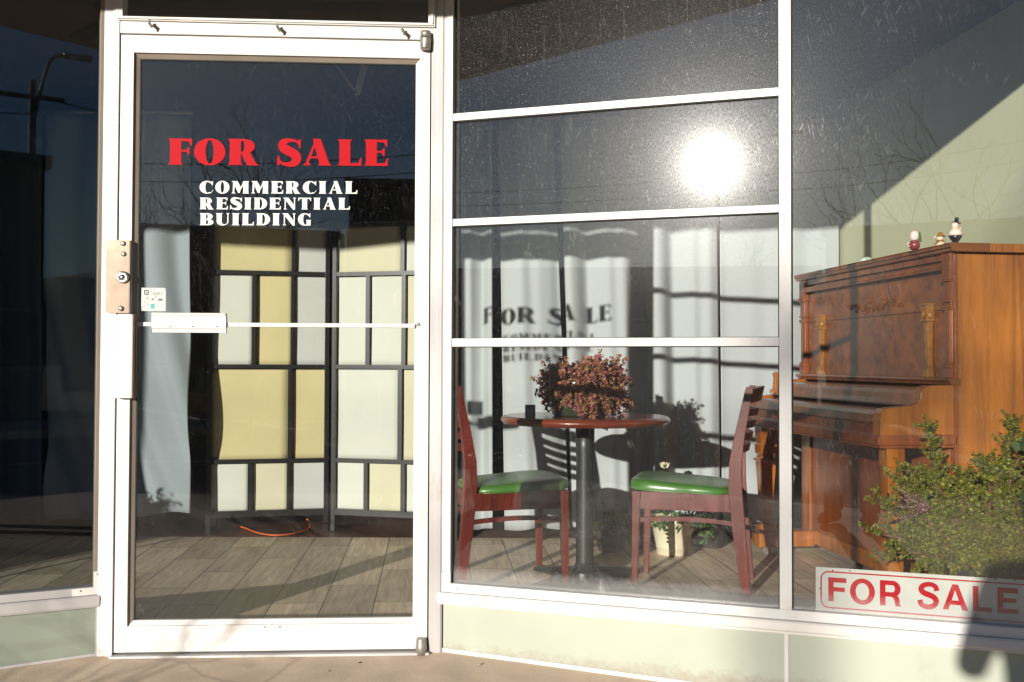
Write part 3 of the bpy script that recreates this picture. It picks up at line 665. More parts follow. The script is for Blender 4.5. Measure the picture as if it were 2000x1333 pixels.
g = MB(); g.box(-LW, ua_, -.022, .045, TOPZ-.04, TOPZ-.001); child(g.build('top_rail', M['alu_worn']), lw)
g = MB(); g.box(-LW-.04, -LW, -.021, .045, ZSL, TOPZ-.001); child(g.build('stile', M['alu_worn']), lw)
g = MB(); g.box(-LW, ub_, 0, .006, ZGL, TOPZ-.04); g.mi = [0, 0, 1, 0, 0, 0]; child(g.build('pane', [M['glassC'], M['glassL']]), lw)
ls = empty('window_sill', LM @ Matrix.Translation((0, 0, ZTL)), 'grey metal sill under the dark left display window', 'sill')
h_ = ZSL-ZTL; g = MB(); prof = [(-.026, h_-.001), (-.032, h_-.007), (-.030, .008), (-.026, 0), (.04, 0), (.04, h_-.001)]
g.prism(prof, lambda a, b: (-LW, a, b), lambda a, b: (-.002, a, b)); child(g.build('sill_board', M['alu_worn'], bevel=.001), ls)
a, b_ = -LW, -.004
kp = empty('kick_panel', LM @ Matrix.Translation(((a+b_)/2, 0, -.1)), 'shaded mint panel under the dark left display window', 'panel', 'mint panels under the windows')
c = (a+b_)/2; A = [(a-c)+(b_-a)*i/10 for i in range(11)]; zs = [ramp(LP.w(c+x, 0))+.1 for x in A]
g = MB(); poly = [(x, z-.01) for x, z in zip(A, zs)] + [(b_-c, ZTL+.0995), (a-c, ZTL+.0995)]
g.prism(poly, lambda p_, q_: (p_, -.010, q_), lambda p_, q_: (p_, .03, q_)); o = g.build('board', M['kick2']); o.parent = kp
g = MB(); poly = [(x, z-.01) for x, z in zip(A, zs)] + [(x, z+.007) for x, z in reversed(list(zip(A, zs)))]
g.prism(poly, lambda p_, q_: (p_, -.015, q_), lambda p_, q_: (p_, -.0102, q_)); o = g.build('bottom_strip', M['alu_worn']); o.parent = kp
g = MB(); g.box(b_-c-.009, b_-c-.001, -.0135, -.0101, zs[-1]+.006, ZTL+.099); o = g.build('side_strip', M['alu_worn']); o.parent = kp

# ================================================================== LETTERING
def arc(cx, cy, rx, ry, a0, a1, n=24): return [(cx+rx*math.cos(R(a0+(a1-a0)*i/n)), cy+ry*math.sin(R(a0+(a1-a0)*i/n))) for i in range(n+1)]
def stem(x0, x1, y0=0, y1=1, f=.07, h=.13, b0=True, b1=True):
    fb = f if b0 else 0; ft = f if b1 else 0
    L_ = [(x0-fb, y0), (x1+fb, y0), (x1+fb*.35, y0+h*.35), (x1, y0+h)] + [(x1, y1-h), (x1+ft*.35, y1-h*.35), (x1+ft, y1), (x0-ft, y1), (x0-ft*.35, y1-h*.35), (x0, y1-h), (x0, y0+h), (x0-fb*.35, y0+h*.35)]
    return L_
def wedge_glyph(ch):
    """flared display capitals; each returns list of (outer, holes), width about 1 for unit height"""
    T = .085
    if ch == 'I': return [(stem(.10, .46), [])], .56
    if ch in 'FEL':
        P = [(stem(.10, .49), [])]; W = .88
        if ch in 'FE':
            P.append(([(.48, 1), (W-.02, 1), (W-.02, .74), (W-.07, .74), (W-.13, 1-T-.03), (.48, 1-T)], []))
            P.append(([(.48, .50), (.66, .50), (.73, .38), (.77, .38), (.77, .68), (.73, .68), (.66, .57), (.48, .57)], []))
        if ch in 'EL':
            P.append(([(.48, 0), (W, 0), (W+.02, .30), (W-.03, .30), (W-.10, T+.03), (.48, T)], []))
        return P, W
    if ch == 'T': return [(stem(.30, .66, f=.06, b1=False), []), ([(.02, .72), (.06, .72), (.14, 1-T-.02), (.305, 1-T), (.655, 1-T), (.82, 1-T-.02), (.90, .72), (.94, .72), (.94, 1), (.02, 1)], [])], .96
    if ch == 'O': return [(arc(.5, .5, .5, .52, 0, 355, 40), [arc(.50, .5, .125, .455, 0, 355, 32)])], 1.0
    if ch in 'CG':
        o = arc(.5, .5, .5, .52, 52, 308 if ch == 'C' else 318, 36); i = arc(.56, .5, .17, .445, 300 if ch == 'C' else 305, 60, 30)
        P = [(o+i, []), ([(.86, .66), (.90, .66), (.92, 1.0), (.87, 1.0), (.76, .90), (.68, .935), (.66, .88), (.80, .80)], [])]
        if ch == 'C': P.append(([(.80, .10), (.72, .04), (.76, .0), (.93, .25), (.90, .29)], []))
        if ch == 'G': P.append((stem(.64, .94, -.01, .46, f=.05, h=.08, b0=False), []))
        return P, .96
    if ch == 'D': return [(stem(.10, .46), []), ([(.45, 0)] + arc(.48, .5, .52, .5, -90, 90, 26) + [(.45, 1), (.45, 1-T)] + arc(.48, .5, .17, .5-T, 90, -90, 22) + [(.45, T)], [])], 1.0
    if ch in 'RB':
        P = [(stem(.10, .47), [])]
        y0 = .44
        P.append(([(.46, y0)] + arc(.56, (1+y0)/2, .36, (1-y0)/2, -90, 90, 18) + [(.46, 1), (.46, 1-T*.8)] + arc(.50, (1+y0)/2, .085, (1-y0)/2-T*.8, 90, -90, 14) + [(.46, y0+T*.8)], []))
        if ch == 'B': P.append(([(.46, 0)] + arc(.58, .25, .40, .25, -90, 90, 18) + [(.46, .5), (.46, .5-T*.8)] + arc(.52, .25, .10, .25-T*.8, 90, -90, 14) + [(.46, T*.8)], [])); return P, 1.0
        P.append(([(.46, .47), (.76, .50), (.92, .16), (1.02, .02), (1.08, .0), (1.08, -.01), (.68, -.01), (.63, .08)], [])); return P, 1.08
    if ch == 'A': return [([(.36, 1.02), (.64, 1.02), (.97, .10), (1.07, 0), (.56, 0), (.60, .08), (.42, .70), (.38, .82)], []), ([(.44, .98), (.46, .80), (.20, .12), (.27, 0), (-.03, 0), (.08, .10)], []), ([(.24, .27), (.62, .27), (.60, .35), (.27, .35)], [])], 1.0
    if ch == 'M': return [([(.10, .12), (.02, 0), (.30, 0), (.20, .12), (.26, .86), (.12, .86)], []), ([(.02, 1), (.42, 1), (.68, .46), (.58, .04), (.48, .04), (.16, .84), (.10, .92)], []), ([(.56, .10), (.60, .34), (.84, 1), (.90, 1), (.90, .86)], []), (stem(.82, 1.17, 0, 1, f=.05), [])], 1.24
    if ch == 'N': return [([(.12, .10), (.03, 0), (.30, 0), (.20, .10), (.20, .86), (.12, .90)], []), ([(.0, 1), (.40, 1), (.88, .26), (.88, -.02), (.74, -.02), (.16, .82)], []), ([(.80, 0), (.88, 0), (.88, .90), (.96, 1), (.70, 1), (.80, .90)], [])], .98
    if ch == 'U': return [(stem(.08, .43, .30, 1, b0=False), []), ([(.08, .31)] + arc(.49, .31, .41, .33, 180, 360, 22) + [(.90, .90), (.98, 1), (.72, 1), (.82, .90), (.82, .31)] + arc(.625, .31, .195, .24, 360, 180, 18), [])], 1.0
    if ch == 'S':
        sp = [(.80, .80), (.70, .92), (.48, .955), (.26, .90), (.20, .76), (.30, .62), (.52, .50), (.68, .37), (.70, .20), (.58, .07), (.34, .04), (.16, .10), (.06, .25)]
        wd_ = [.05, .09, .13, .24, .33, .36, .35, .36, .34, .25, .14, .09, .05]
        return [(ribbon(sp, wd_), []), ([(.80, .66), (.86, .66), (.87, 1.0), (.82, 1.0), (.76, .93)], []), ([(.0, .0), (.05, .0), (.12, .07), (.08, .36), (.02, .36)], [])], .9
    return [], .4
def ribbon(sp, wd_):
    # smooth centre line with varying width
    P = []; W_ = []
    n = len(sp)
    for i in range(n-1):
        p0 = sp[max(i-1, 0)]; p1 = sp[i]; p2 = sp[i+1]; p3 = sp[min(i+2, n-1)]
        for k in range(5):
            t = k/5; q = []
            for c in (0, 1): q.append(.5*((2*p1[c]) + (-p0[c]+p2[c])*t + (2*p0[c]-5*p1[c]+4*p2[c]-p3[c])*t*t + (-p0[c]+3*p1[c]-3*p2[c]+p3[c])*t**3))
            P.append(q); W_.append(wd_[i]*(1-t)+wd_[i+1]*t)
    P.append(sp[-1]); W_.append(wd_[-1]); a = []; b = []
    for i, p in enumerate(P):
        q0 = P[max(i-1, 0)]; q1 = P[min(i+1, len(P)-1)]; dx, dy = q1[0]-q0[0], q1[1]-q0[1]; l = math.hypot(dx, dy) or 1
        nx, ny = -dy/l, dx/l; a.append((p[0]+nx*W_[i]/2, p[1]+ny*W_[i]/2)); b.append((p[0]-nx*W_[i]/2, p[1]-ny*W_[i]/2))
    return a + b[::-1]
def sans_glyph(ch):
    t = .215
    if ch in 'FEL':
        P = [([(0, 0), (t, 0), (t, 1), (0, 1)], [])]
        if ch in 'FE': P.append(([(t-.01, .80), (.72, .80), (.72, .9998), (t-.01, .9998)], []))
        if ch in 'FE': P.append(([(t-.01, .42 if ch == 'F' else .43), (.66, .42 if ch == 'F' else .43), (.66, .60), (t-.01, .60)], []))
        if ch in 'EL': P.append(([(t-.01, .0002), (.74, .0002), (.74, .18), (t-.01, .18)], []))
        return P, .74
    if ch == 'O': return [(arc(.5, .5, .5, .52, 0, 355, 44), [arc(.5, .5, .27, .34, 0, 355, 36)])], 1.0
    if ch == 'R': return [([(0, 0), (t, 0), (t, 1), (0, 1)], []), ([(t-.01, .36)] + arc(.50, .68, .30, .32, -90, 90, 18) + [(t-.01, 1), (t-.01, .82)] + arc(.48, .68, .10, .14, 90, -90, 14) + [(t-.01, .54)], []), ([(.36, .40), (.60, .44), (.72, .38), (.76, .25), (.77, .06), (.83, 0), (.60, 0), (.56, .22), (.50, .34), (.36, .37)], [])], .84
    if ch == 'A': return [([(.37, 1), (.60, 1), (.98, 0), (.75, 0), (.485, .78), (.22, 0), (0, 0)], []), ([(.27, .20), (.70, .20), (.645, .37), (.33, .37)], [])], .98
    if ch == 'S':
        sp = [(.76, .70), (.71, .85), (.56, .93), (.38, .93), (.19, .85), (.14, .72), (.24, .60), (.44, .535), (.63, .46), (.73, .33), (.68, .17), (.50, .075), (.32, .075), (.14, .16), (.09, .32)]
        return [(ribbon(sp, [.21, .20, .18, .18, .20, .22, .22, .22, .22, .22, .20, .19, .19, .20, .21]), [])], .85
    return [], .3
def lettering(name, PL, items, glyph, m_, par, y0, th=.0006):
    """items: (char, x0px, x1px, ytop, ybottom)"""
    g = MB(); k = 0
    for ch, xa, xb, yt, yb_ in items:
        ua, zt = PL.px(xa, yt, y0); ub, zb = PL.px(xb, yb_, y0)
        P, W_ = glyph(ch)
        xs = [p[0] for poly, _ in P for p in poly]; x0, x1 = min(xs), max(xs)
        for poly, holes in P:
            k += 1; t = th + .00006*(k % 5)
            f = lambda a, b, t_=0: (ua + (a-x0)/(x1-x0)*(ub-ua), y0-t_, zb + b*(zt-zb))
            g.prism(poly, lambda a, b: f(a, b, 0), lambda a, b, t=t: f(a, b, t), holes)
    return child(g.build(name, m_), par)
its = []
for ch, a, b_ in (('F', 730, 833), ('O', 843, 978), ('R', 988, 1127), ('S', 1203, 1307), ('A', 1315, 1440), ('L', 1465, 1570), ('E', 1580, 1685)):
    xm = (a+b_)/2/2.2222; its.append((ch, a/2.2222, b_/2.2222, 270.6+(xm-328)*.0055, 322.6+(xm-328)*.0055))
lettering('red_lettering', DP, its, wedge_glyph, M['red'], dr, -.0005)
def line(word, x0, x1, y0, y1, slope=.002, gap=.16):
    ws = [wedge_glyph(c)[1] for c in word]; tot = sum(ws)+gap*(len(word)-1); s = (x1-x0)/tot; x = x0; out = []
    for c, w_ in zip(word, ws): out.append((c, x, x+w_*s, y0+(x-x0)*slope, y1+(x-x0)*slope)); x += (w_+gap)*s
    return out
its = line('COMMERCIAL', 390, 698, 354, 378.5) + line('RESIDENTIAL', 390, 683.5, 386.2, 409.5) + line('BUILDING', 390, 608, 416.7, 440.5)
lettering('white_lettering', DP, its, wedge_glyph, M['whitev'], dr, -.0005)
# card sticker on the door glass
a, zt = DP.px(276.5, 562.5); b_, zb = DP.px(323.5, 608)
g = MB(); g.box(a, b_, -.0011, -.0004, zb, zt); st = child(g.build('card_sticker', mat('worn_paper', (.60, .60, .56), .7, dirt=(.25, .24, .22), dscale=60, dlo=.52, dhi=.66)), dr)
g = MB(); s_ = lambda px_, py_: DP.px(px_, py_, -.001)
def rectpx(g, x0, y0, x1, y1, y=-.0012, t=.0003):
    u0, z0 = s_(x0, y1); u1, z1 = s_(x1, y0); g.box(u0, u1, y-t, y, z0, z1)
for r_ in ((281.5, 567, 290.5, 568.6), (281.5, 574.2, 290.5, 575.8), (281.5, 568.6, 283.1, 574.2), (288.9, 568.6, 290.5, 574.2), (285, 570.2, 287, 572.6)): rectpx(g, *r_)
# wordmark "Square" in thin strokes
def strokes(g, pts, x0, y0, sc_, w_=.0006):
    for st_ in pts:
        for (ax, ay), (bx, by) in zip(st_[:-1], st_[1:]):
            p = s_(x0+ax*sc_, y0-ay*sc_); q = s_(x0+bx*sc_, y0-by*sc_)
            g.obox((p[0], -.00135, p[1]), (q[0], -.00135, q[1]), w_, .0003, upv=(0, 1, 0))
LET = {'S': [[(.5, .9), (.2, 1), (0, .8), (.1, .6), (.45, .4), (.5, .2), (.3, 0), (0, .1)]], 'q': [[(.45, .6), (.1, .6), (0, .3), (.1, 0), (.45, .1)], [(.45, .65), (.45, -.35)]], 'u': [[(0, .6), (0, .1), (.2, 0), (.42, .1)], [(.42, .6), (.42, 0)]],
       'a': [[(.05, .55), (.3, .62), (.42, .45), (.42, 0)], [(.42, .3), (.1, .3), (0, .12), (.15, 0), (.42, .12)]], 'r': [[(0, .6), (0, 0)], [(0, .4), (.2, .6), (.32, .58)]], 'e': [[(0, .32), (.42, .32), (.38, .55), (.15, .6), (0, .35), (.08, .05), (.4, .04)]]}
x_ = 293.5
for c in 'Square': strokes(g, LET[c], x_, 575, 7.2, .0005); x_ += {'S': 5, 'r': 3.4}.get(c, 4.3)
o = g.build('print', M['rubber']); o.parent = st
g = MB(); rectpx(g, 294.5, 594, 302, 603.5); o = g.build('teal_mark', mat('teal_print', (.05, .38, .36), .6)); o.parent = st
g = MB(); rectpx(g, 309, 583.5, 317.5, 588); rectpx(g, 296, 583.2, 300, 586.5, ); o = g.build('grey_mark', mat('grey_print', (.10, .15, .15), .6)); o.parent = st
# faded arrow on the bottom rail
g = MB(); pts = [(516.5, 1225), (525, 1219.5), (531, 1220.5), (534, 1223), (547, 1223), (547, 1227), (534, 1227), (531, 1229.5), (525, 1230.5)]
P = [DP.px(x, y, -.022) for x, y in pts]; g.prism(P, lambda a, b: (a, -.0224, b), lambda a, b: (a, -.0229, b)); child(g.build('arrow_decal', mat('faded_green', (.40, .56, .46), .6, dirt=(.6, .62, .56), dscale=90, dlo=.45, dhi=.6)), dr)
g = MB()
for x in (517.5, 547):
    u, z = DP.px(x, 1225, -.022); g.box(u-.0022, u+.0022, -.0236, -.0222, z-.0022, z+.0022)
child(g.build('rivet', M['rubber']), dr)

# ---- the board sign leaning against the inside of the right pane
a, zt = RP.px(1593, 1107.3, .008); b_ = a + .622; _, zb = RP.px(1594, 1192, .008); zb -= .018
sg = empty('sign_board', RM @ Matrix.Translation(((a+b_)/2, .008, zb)), 'white FOR SALE board with red letters and border, low in the right window', 'sign')
OX = (a+b_)/2
g = MB(); g.box(a-OX, b_-OX, 0, .003, 0, zt-zb); o = g.build('board', M['signw']); o.parent = sg
SPX = lambda x, y: (RP.px(x, y, .008)[0]-OX, RP.px(x, y, .008)[1]-zb)
# border
x0, z1 = SPX(1602.3, 1114.6); x1 = (b_-OX)-(x0-(a-OX)); z0 = SPX(1612, 1187.5)[1]; r_ = .024; t = .0042
def rrect(x0, x1, z0, z1, r): return arc(x1-r, z1-r, r, r, 0, 90, 8)+arc(x0+r, z1-r, r, r, 90, 180, 8)+arc(x0+r, z0+r, r, r, 180, 270, 8)+arc(x1-r, z0+r, r, r, 270, 360, 8)
g = MB(); g.prism(rrect(x0, x1, z0, z1, r_), lambda a, b: (a, -.0002, b), lambda a, b: (a, -.0007, b), [rrect(x0+t, x1-t, z0+t, z1-t, r_-t)]); o = g.build('border', M['signr']); o.parent = sg
g = MB(); k = 0
for ch, xa, xb, yt, yb_ in (('F', 314, 408, 790, 912), ('O', 427, 557, 797, 926), ('R', 583, 695, 805, 934), ('S', 778, 893, 815, 949), ('A', 910, 1042, 825, 956), ('L', 1067, 1167, 835, 965), ('E', 1195, 1305, 843, 974)):
    xa, xb = 1500+xa/2.666, 1500+xb/2.666; yt, yb_ = 833+yt/2.666, 833+yb_/2.666
    xm = (xa+xb)/2
    u0 = SPX(xa, yb_)[0]; u1 = SPX(xb, yb_)[0]; zb_ = SPX(xm, yb_+.4)[1]; zt_ = SPX(xm, yt-.4)[1]; P, W_ = sans_glyph(ch); xs = [p[0] for poly, _ in P for p in poly]; m0, m1 = min(xs), max(xs)
    for poly, holes in P:
        k += 1; th = .0004+.00005*(k % 4)
        F = lambda a, b, tt: (u0+(a-m0)/(m1-m0)*(u1-u0), -.0002-tt, zb_+b*(zt_-zb_))
        g.prism(poly, lambda a, b: F(a, b, 0), lambda a, b, th=th: F(a, b, th), holes)
o = g.build('red_letters', M['signr']); o.parent = sg
for x, y in ((1626.5, 1114.8), (1660, 1115.2), (1944.5, 1132), (1982, 1134), (1601, 1150), (1627.5, 1189)):
    g = MB(); u, z = SPX(x, y); g.lathe([(.0022, 0), (.0022, .0008)], (0, 0, 0), 10)
    g.v = [(u+vx, -.0002-vz, z+vy) for vx, vy, vz in g.v]
    o = g.build('eyelet', M['rubber']); o.parent = sg
# ================================================================== CURTAINS
def curtain(name, label, top, bot, zt, zb, folds, amp=.05, seed=1, m_=None, nx=70, nz=44, wob=.012, slant=0.0, group=None, th=.0015, hem=.012):
    """hanging cloth between top=(P,Q) and bot=(P,Q) ground points; zb may be (left,right); folds = fold positions 0..1"""
    rnd = random.Random(seed); ph = [rnd.uniform(0, 6.28) for _ in range(6)]
    zb = zb if isinstance(zb, tuple) else (zb, zb)
    T0, T1 = Vector(top[0]), Vector(top[1]); B0, B1 = Vector(bot[0]), Vector(bot[1])
    vs = []; fs = []
    for j in range(nz+1):
        v = j/nz
        for i in range(nx+1):
            u = i/nx; p = (B0.lerp(B1, u)).lerp(T0.lerp(T1, u), v); d = (T1-T0).normalized(); n = Vector((d.y, -d.x))      # toward the street
            us = u + slant*(v-.5)*(1-v)
            off = amp*(.62*math.sin(2*math.pi*folds*us+ph[0]+.5*math.sin(4*us+ph[3])) + .32*math.sin(2*math.pi*folds*1.63*us+ph[1]+.4*v) + .06*math.sin(2*math.pi*folds*3.3*us+ph[2]))
            off *= (.75+.25*(1-v))
            off += wob*math.sin(5*v+ph[3]+3*u)
            z0 = zb[0]*(1-u)+zb[1]*u
            z = z0 + (zt-z0)*v
            if j == 0: z += .010*math.sin(2*math.pi*folds*us+ph[0])
            q = p + n*off; vs.append((q.x, q.y, z))
    for j in range(nz):
        for i in range(nx): k = j*(nx+1)+i; fs.append([k, k+1, k+nx+2, k+nx+1])
    g = MB(); c = (T0+T1)/2; g.add([(x-c.x, y-c.y, z) for x, y, z in vs], fs, sm=True)
    e = g.build(name, m_ or M['curtain'], mat_w=Matrix.Translation((c.x, c.y, 0)), fix=False)
    s = e.modifiers.new('cloth', 'SOLIDIFY'); s.thickness = th; s.offset = 0
    return tag(e, label, 'curtain', group)
YC = 5.55
X = lambda px, Y=YC: (px-1000)/1948*Y
GC = 'pale curtains hanging behind the display windows'
curtain('curtain', 'narrow pale curtain at the left end of the right window, beside the door post', ((X(899), YC), (X(959.5), YC)), ((X(903), YC), (X(964), YC)), 2.34, .055, 1.0, .045, 3, group=GC, nx=36)
curtain('curtain', 'pale curtain behind the flower pot, with the shadow of FOR SALE on it', ((X(972), YC), (X(1080), YC)), ((X(987), YC), (X(1114), YC)), 2.34, (.05, .06), 1.2, .045, 5, group=GC, nx=50)
curtain('curtain', 'wide pale curtain in deep folds between the table and the right chair', ((X(1091), YC), (X(1402), YC)), ((X(1119), YC), (X(1406), YC)), 2.34, .06, 3.3, .055, 8, group=GC, nx=110)
curtain('curtain', 'smooth pale curtain behind the piano, hanging next to the sage wall', ((X(1408), YC+.02), (X(1640), YC+.02)), ((X(1411), YC+.02), (X(1640), YC+.02)), 2.34, .08, 1.7, .022, 12, group=GC, nx=60)
YL = 5.46
lcX = lambda px: (px-1000)/1948*YL
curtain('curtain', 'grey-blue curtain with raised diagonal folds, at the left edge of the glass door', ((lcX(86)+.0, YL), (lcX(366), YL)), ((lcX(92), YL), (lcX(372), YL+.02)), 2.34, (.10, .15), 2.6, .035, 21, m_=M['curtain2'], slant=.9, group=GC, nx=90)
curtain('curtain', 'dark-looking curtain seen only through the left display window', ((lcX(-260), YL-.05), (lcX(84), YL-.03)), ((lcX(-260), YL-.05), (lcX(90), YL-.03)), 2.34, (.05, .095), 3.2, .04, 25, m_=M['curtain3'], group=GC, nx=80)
# shared rail
for (xa, xb, y_) in ((X(890), 1.83, YC), (lcX(-270), lcX(372), YL)):
    g = MB(); g.tube([((xa-xb)/2, 0, 0), ((xb-xa)/2, 0, 0)], .011, 10)
    for k in range(-1, 2): g.box(k*(xb-xa)*.45-.006, k*(xb-xa)*.45+.006, -.006, .006, 0, CEIL-2.345)
    tag(g.build('curtain_rod', M['steel'], mat_w=Matrix.Translation(((xa+xb)/2, y_, 2.345))), 'steel curtain rod over the ' + ('right' if xa > -1 else 'left') + ' display window', 'curtain rod')

# ================================================================== FOLDING SCREENS
def screen(name, label, P, Q, cells, hgt, zlow):
    P = Vector((*P, 0)); Q = Vector((*Q, 0)); d = Q-P; L_ = d.length; az = math.atan2(d.y, d.x)
    e = empty(name, Matrix.Translation(P) @ Matrix.Rotation(az, 4, 'Z'), label, 'screen', 'hinged leaves of the folding screen')
    st = .022
    g = MB(); g.box(-.004, st, -.011, .014, 0, hgt); o = child(g.build('stile', M['screenblk'], bevel=.001), e)
    g = MB(); g.box(L_-st, L_+.004, -.011, .014, 0, hgt); child(g.build('stile', M['screenblk'], bevel=.001), e)
    g = MB(); g.box(st, L_-st, -.010, .012, zlow-.035, zlow); g.box(st, L_-st, -.010, .012, hgt-.025, hgt)
    zs = sorted({c[2] for c in cells} | {c[3] for c in cells})
    rowsz = sorted({(c[2], c[3]) for c in cells})
    for (a0, a1), (b0, b1) in zip(rowsz[:-1], rowsz[1:]): g.box(st, L_-st, -.010, .008, a1, b0)
    for r_ in rowsz:
        cs = sorted([c for c in cells if (c[2], c[3]) == r_])
        for c0, c1 in zip(cs[:-1], cs[1:]): g.box(c0[1], c1[0], -.0095, .008, r_[0], r_[1])
    child(g.build('lattice', M['screenblk']), e)
    k = 0
    for (x0, x1, z0, z1, m_) in cells:
        k += 1; rnd = random.Random(k*7+int(L_*1000)); g = MB(); nx, nz = 8, 14; vs = []; fs = []
        b0 = rnd.uniform(.001, .003); ph_ = rnd.uniform(0, 3)
        for j in range(nz+1):
            for i in range(nx+1):
                u, v = i/nx, j/nz
                y = .0125 + b0*math.sin(math.pi*v)*(0.55+.45*math.cos(math.pi*u)) + .002*math.sin(3*u+ph_)+.004
                vs.append((x0-.008+(x1-x0+.016)*u, y, z0-.006+(z1-z0+.012)*v))
        for j in range(nz):
            for i in range(nx): q = j*(nx+1)+i; fs.append([q, q+1, q+nx+2, q+nx+1])
        g.add(vs, fs, sm=True); o = child(g.build('paper_panel', M[m_], fix=False), e)
        s = o.modifiers.new('thick', 'SOLIDIFY'); s.thickness = .0012
    return e
LA = .685
ca = lambda px: (px-405)/(641-405)*LA
HS = 1.785
cellsA = [(ca(413), ca(563), 1.497, HS-.028, 'linen_y'), (ca(570), ca(636), 1.497, HS-.028, 'linen_g'),
          (ca(412), ca(487), .960, 1.474, 'linen'), (ca(495), ca(562), .960, 1.474, 'linen_y'), (ca(568), ca(636), .960, 1.474, 'linen_g'),
          (ca(411), ca(558), .420, .937, 'linen_y'), (ca(566), ca(636), .420, .937, 'linen_y'),
          (ca(411), ca(482), .128, .397, 'linen'), (ca(490), ca(557), .128, .397, 'linen_c'), (ca(563), ca(636), .128, .397, 'linen_g')]
screen('screen_leaf', 'left leaf of the black-framed screen, mostly yellow and grey paper squares', (-1.722, 5.655), (-1.066, 5.80), cellsA, HS, .128)
cb = lambda px: (px-658)/(885-658)*.665
cellsB = [(cb(666), cb(800), 1.497, HS-.028, 'linen_c'), (cb(808), cb(878), 1.497, HS-.028, 'linen'),
          (cb(666), cb(728), .960, 1.474, 'linen'), (cb(736), cb(803), .960, 1.474, 'linen'), (cb(811), cb(878), .960, 1.474, 'linen_c'),
          (cb(666), cb(796), .420, .937, 'linen'), (cb(804), cb(878), .420, .937, 'linen_c'),
          (cb(666), cb(726), .128, .397, 'linen'), (cb(733), cb(803), .128, .397, 'linen_c'), (cb(811), cb(878), .128, .397, 'linen')]
screen('screen_leaf', 'right leaf of the black-framed screen, mostly white paper squares', (-1.040, 5.80), (-.40, 5.635), cellsB, HS, .128)
# cord on the floor
pts = [at(470, 1029, .01), at(482, 1033, .007), at(500, 1040, .006), at(530, 1045.5, .006), at(565, 1044, .006), at(592, 1038, .006), at(604, 1031, .012), at(606, 1022, .06), at(600, 1015, .10)]
def smooth(P, k=6):
    out = []; n = len(P)
    for i in range(n-1):
        p0, p1, p2, p3 = P[max(i-1, 0)], P[i], P[i+1], P[min(i+2, n-1)]
        for j in range(k):
            t = j/k; out.append(.5*((2*p1)+(-p0+p2)*t+(2*p0-5*p1+4*p2-p3)*t*t+(-p0+3*p1-3*p2+p3)*t**3))
    out.append(P[-1]); return out
g = MB(); g.tube(smooth(pts), .0045, 8); tag(g.build('extension_cord', M['cord']), 'orange extension cord curling on the floor in front of the folding screen', 'cord')
# dim shelf in the gap beside the screen
sh_ = empty('side_table', (-1.95, 6.05, 0), 'small dark wooden table half hidden between the grey-blue curtain and the screen', 'table')
g = MB(); g.box(-.22, .22, -.15, .15, .64, .67); child(g.build('top', M['mahog'], bevel=.003), sh_)
for sx in (-.19, .19):
    for sy in (-.12, .12): g = MB(); g.box(sx-.015, sx+.015, sy-.015, sy+.015, 0, .64); child(g.build('leg', M['mahog']), sh_)
g = MB(); g.box(.0, .15, -.10, .0, .0, .12); g.box(.01, .14, -.102, -.10, .03, .09); tag(g.build('box', M['gold'], mat_w=Matrix.Translation((-1.93, 6.02, .671)), bevel=.004), 'small brown box on the dark side table behind the curtain', 'box')

# ================================================================== TABLE
TC = Vector((.327, 4.45, 0))
tb = empty('cafe_table', Matrix.Translation(TC) @ Matrix.Rotation(R(-14), 4, 'Z'), 'round mahogany cafe table on a black iron pedestal between two chairs', 'table')
g = MB(); r_ = .377; g.lathe([(r_-.03, -.036), (r_-.012, -.034), (r_-.001, -.020), (r_, -.016), (r_-.004, -.010), (r_-.016, -.001), (r_-.02, 0)], (0, 0, .742), 80); o = child(g.build('tabletop', M['tabletop'], smooth=None), tb)
g = MB(); g.lathe([(.043, .05), (.040, .10), (.0395, .55), (.042, .60), (.042, .69)], (0, 0, 0), 28); child(g.build('pedestal', M['pole']), tb)
g = MB(); g.box(-.10, .10, -.03, .03, .690, .7055); g.box(-.03, .03, -.10, .10, .6895, .705)
for s_x in (-.085, .085): g.lathe([(.006, -.008), (.006, 0)], (s_x, 0, .69), 8)
child(g.build('mounting_plate', M['pole'], bevel=.002), tb)
g = MB()
for k in range(4):
    a = R(90*k+45+8); d = Vector((math.cos(a), math.sin(a), 0)); n_ = Vector((-d.y, d.x, 0))
    secs = [(.02, .040, .062), (.10, .038, .055), (.22, .034, .040), (.31, .031, .028), (.335, .020, .020)]
    vs = []
    for r0, hw, hh in secs: 
        for s1, z in ((-1, .006), (1, .006), (.72, hh), (-.72, hh)): vs.append(d*r0+n_*hw*s1+Vector((0, 0, z)))
    fs = [[0, 1, 2, 3]] + [[4*i+j, 4*i+(j+1) % 4, 4*i+4+(j+1) % 4, 4*i+4+j] for i in range(4) for j in range(4)] + [[19, 18, 17, 16]]
    g.add(vs, fs); g.lathe([(.012, 0), (.012, .008)], d*.30, 10)
g.lathe([(.075, .010), (.07, .055), (.05, .072), (.044, .085)], (0, 0, 0), 28)
child(g.build('cross_base', M['pole'], bevel=.003), tb)

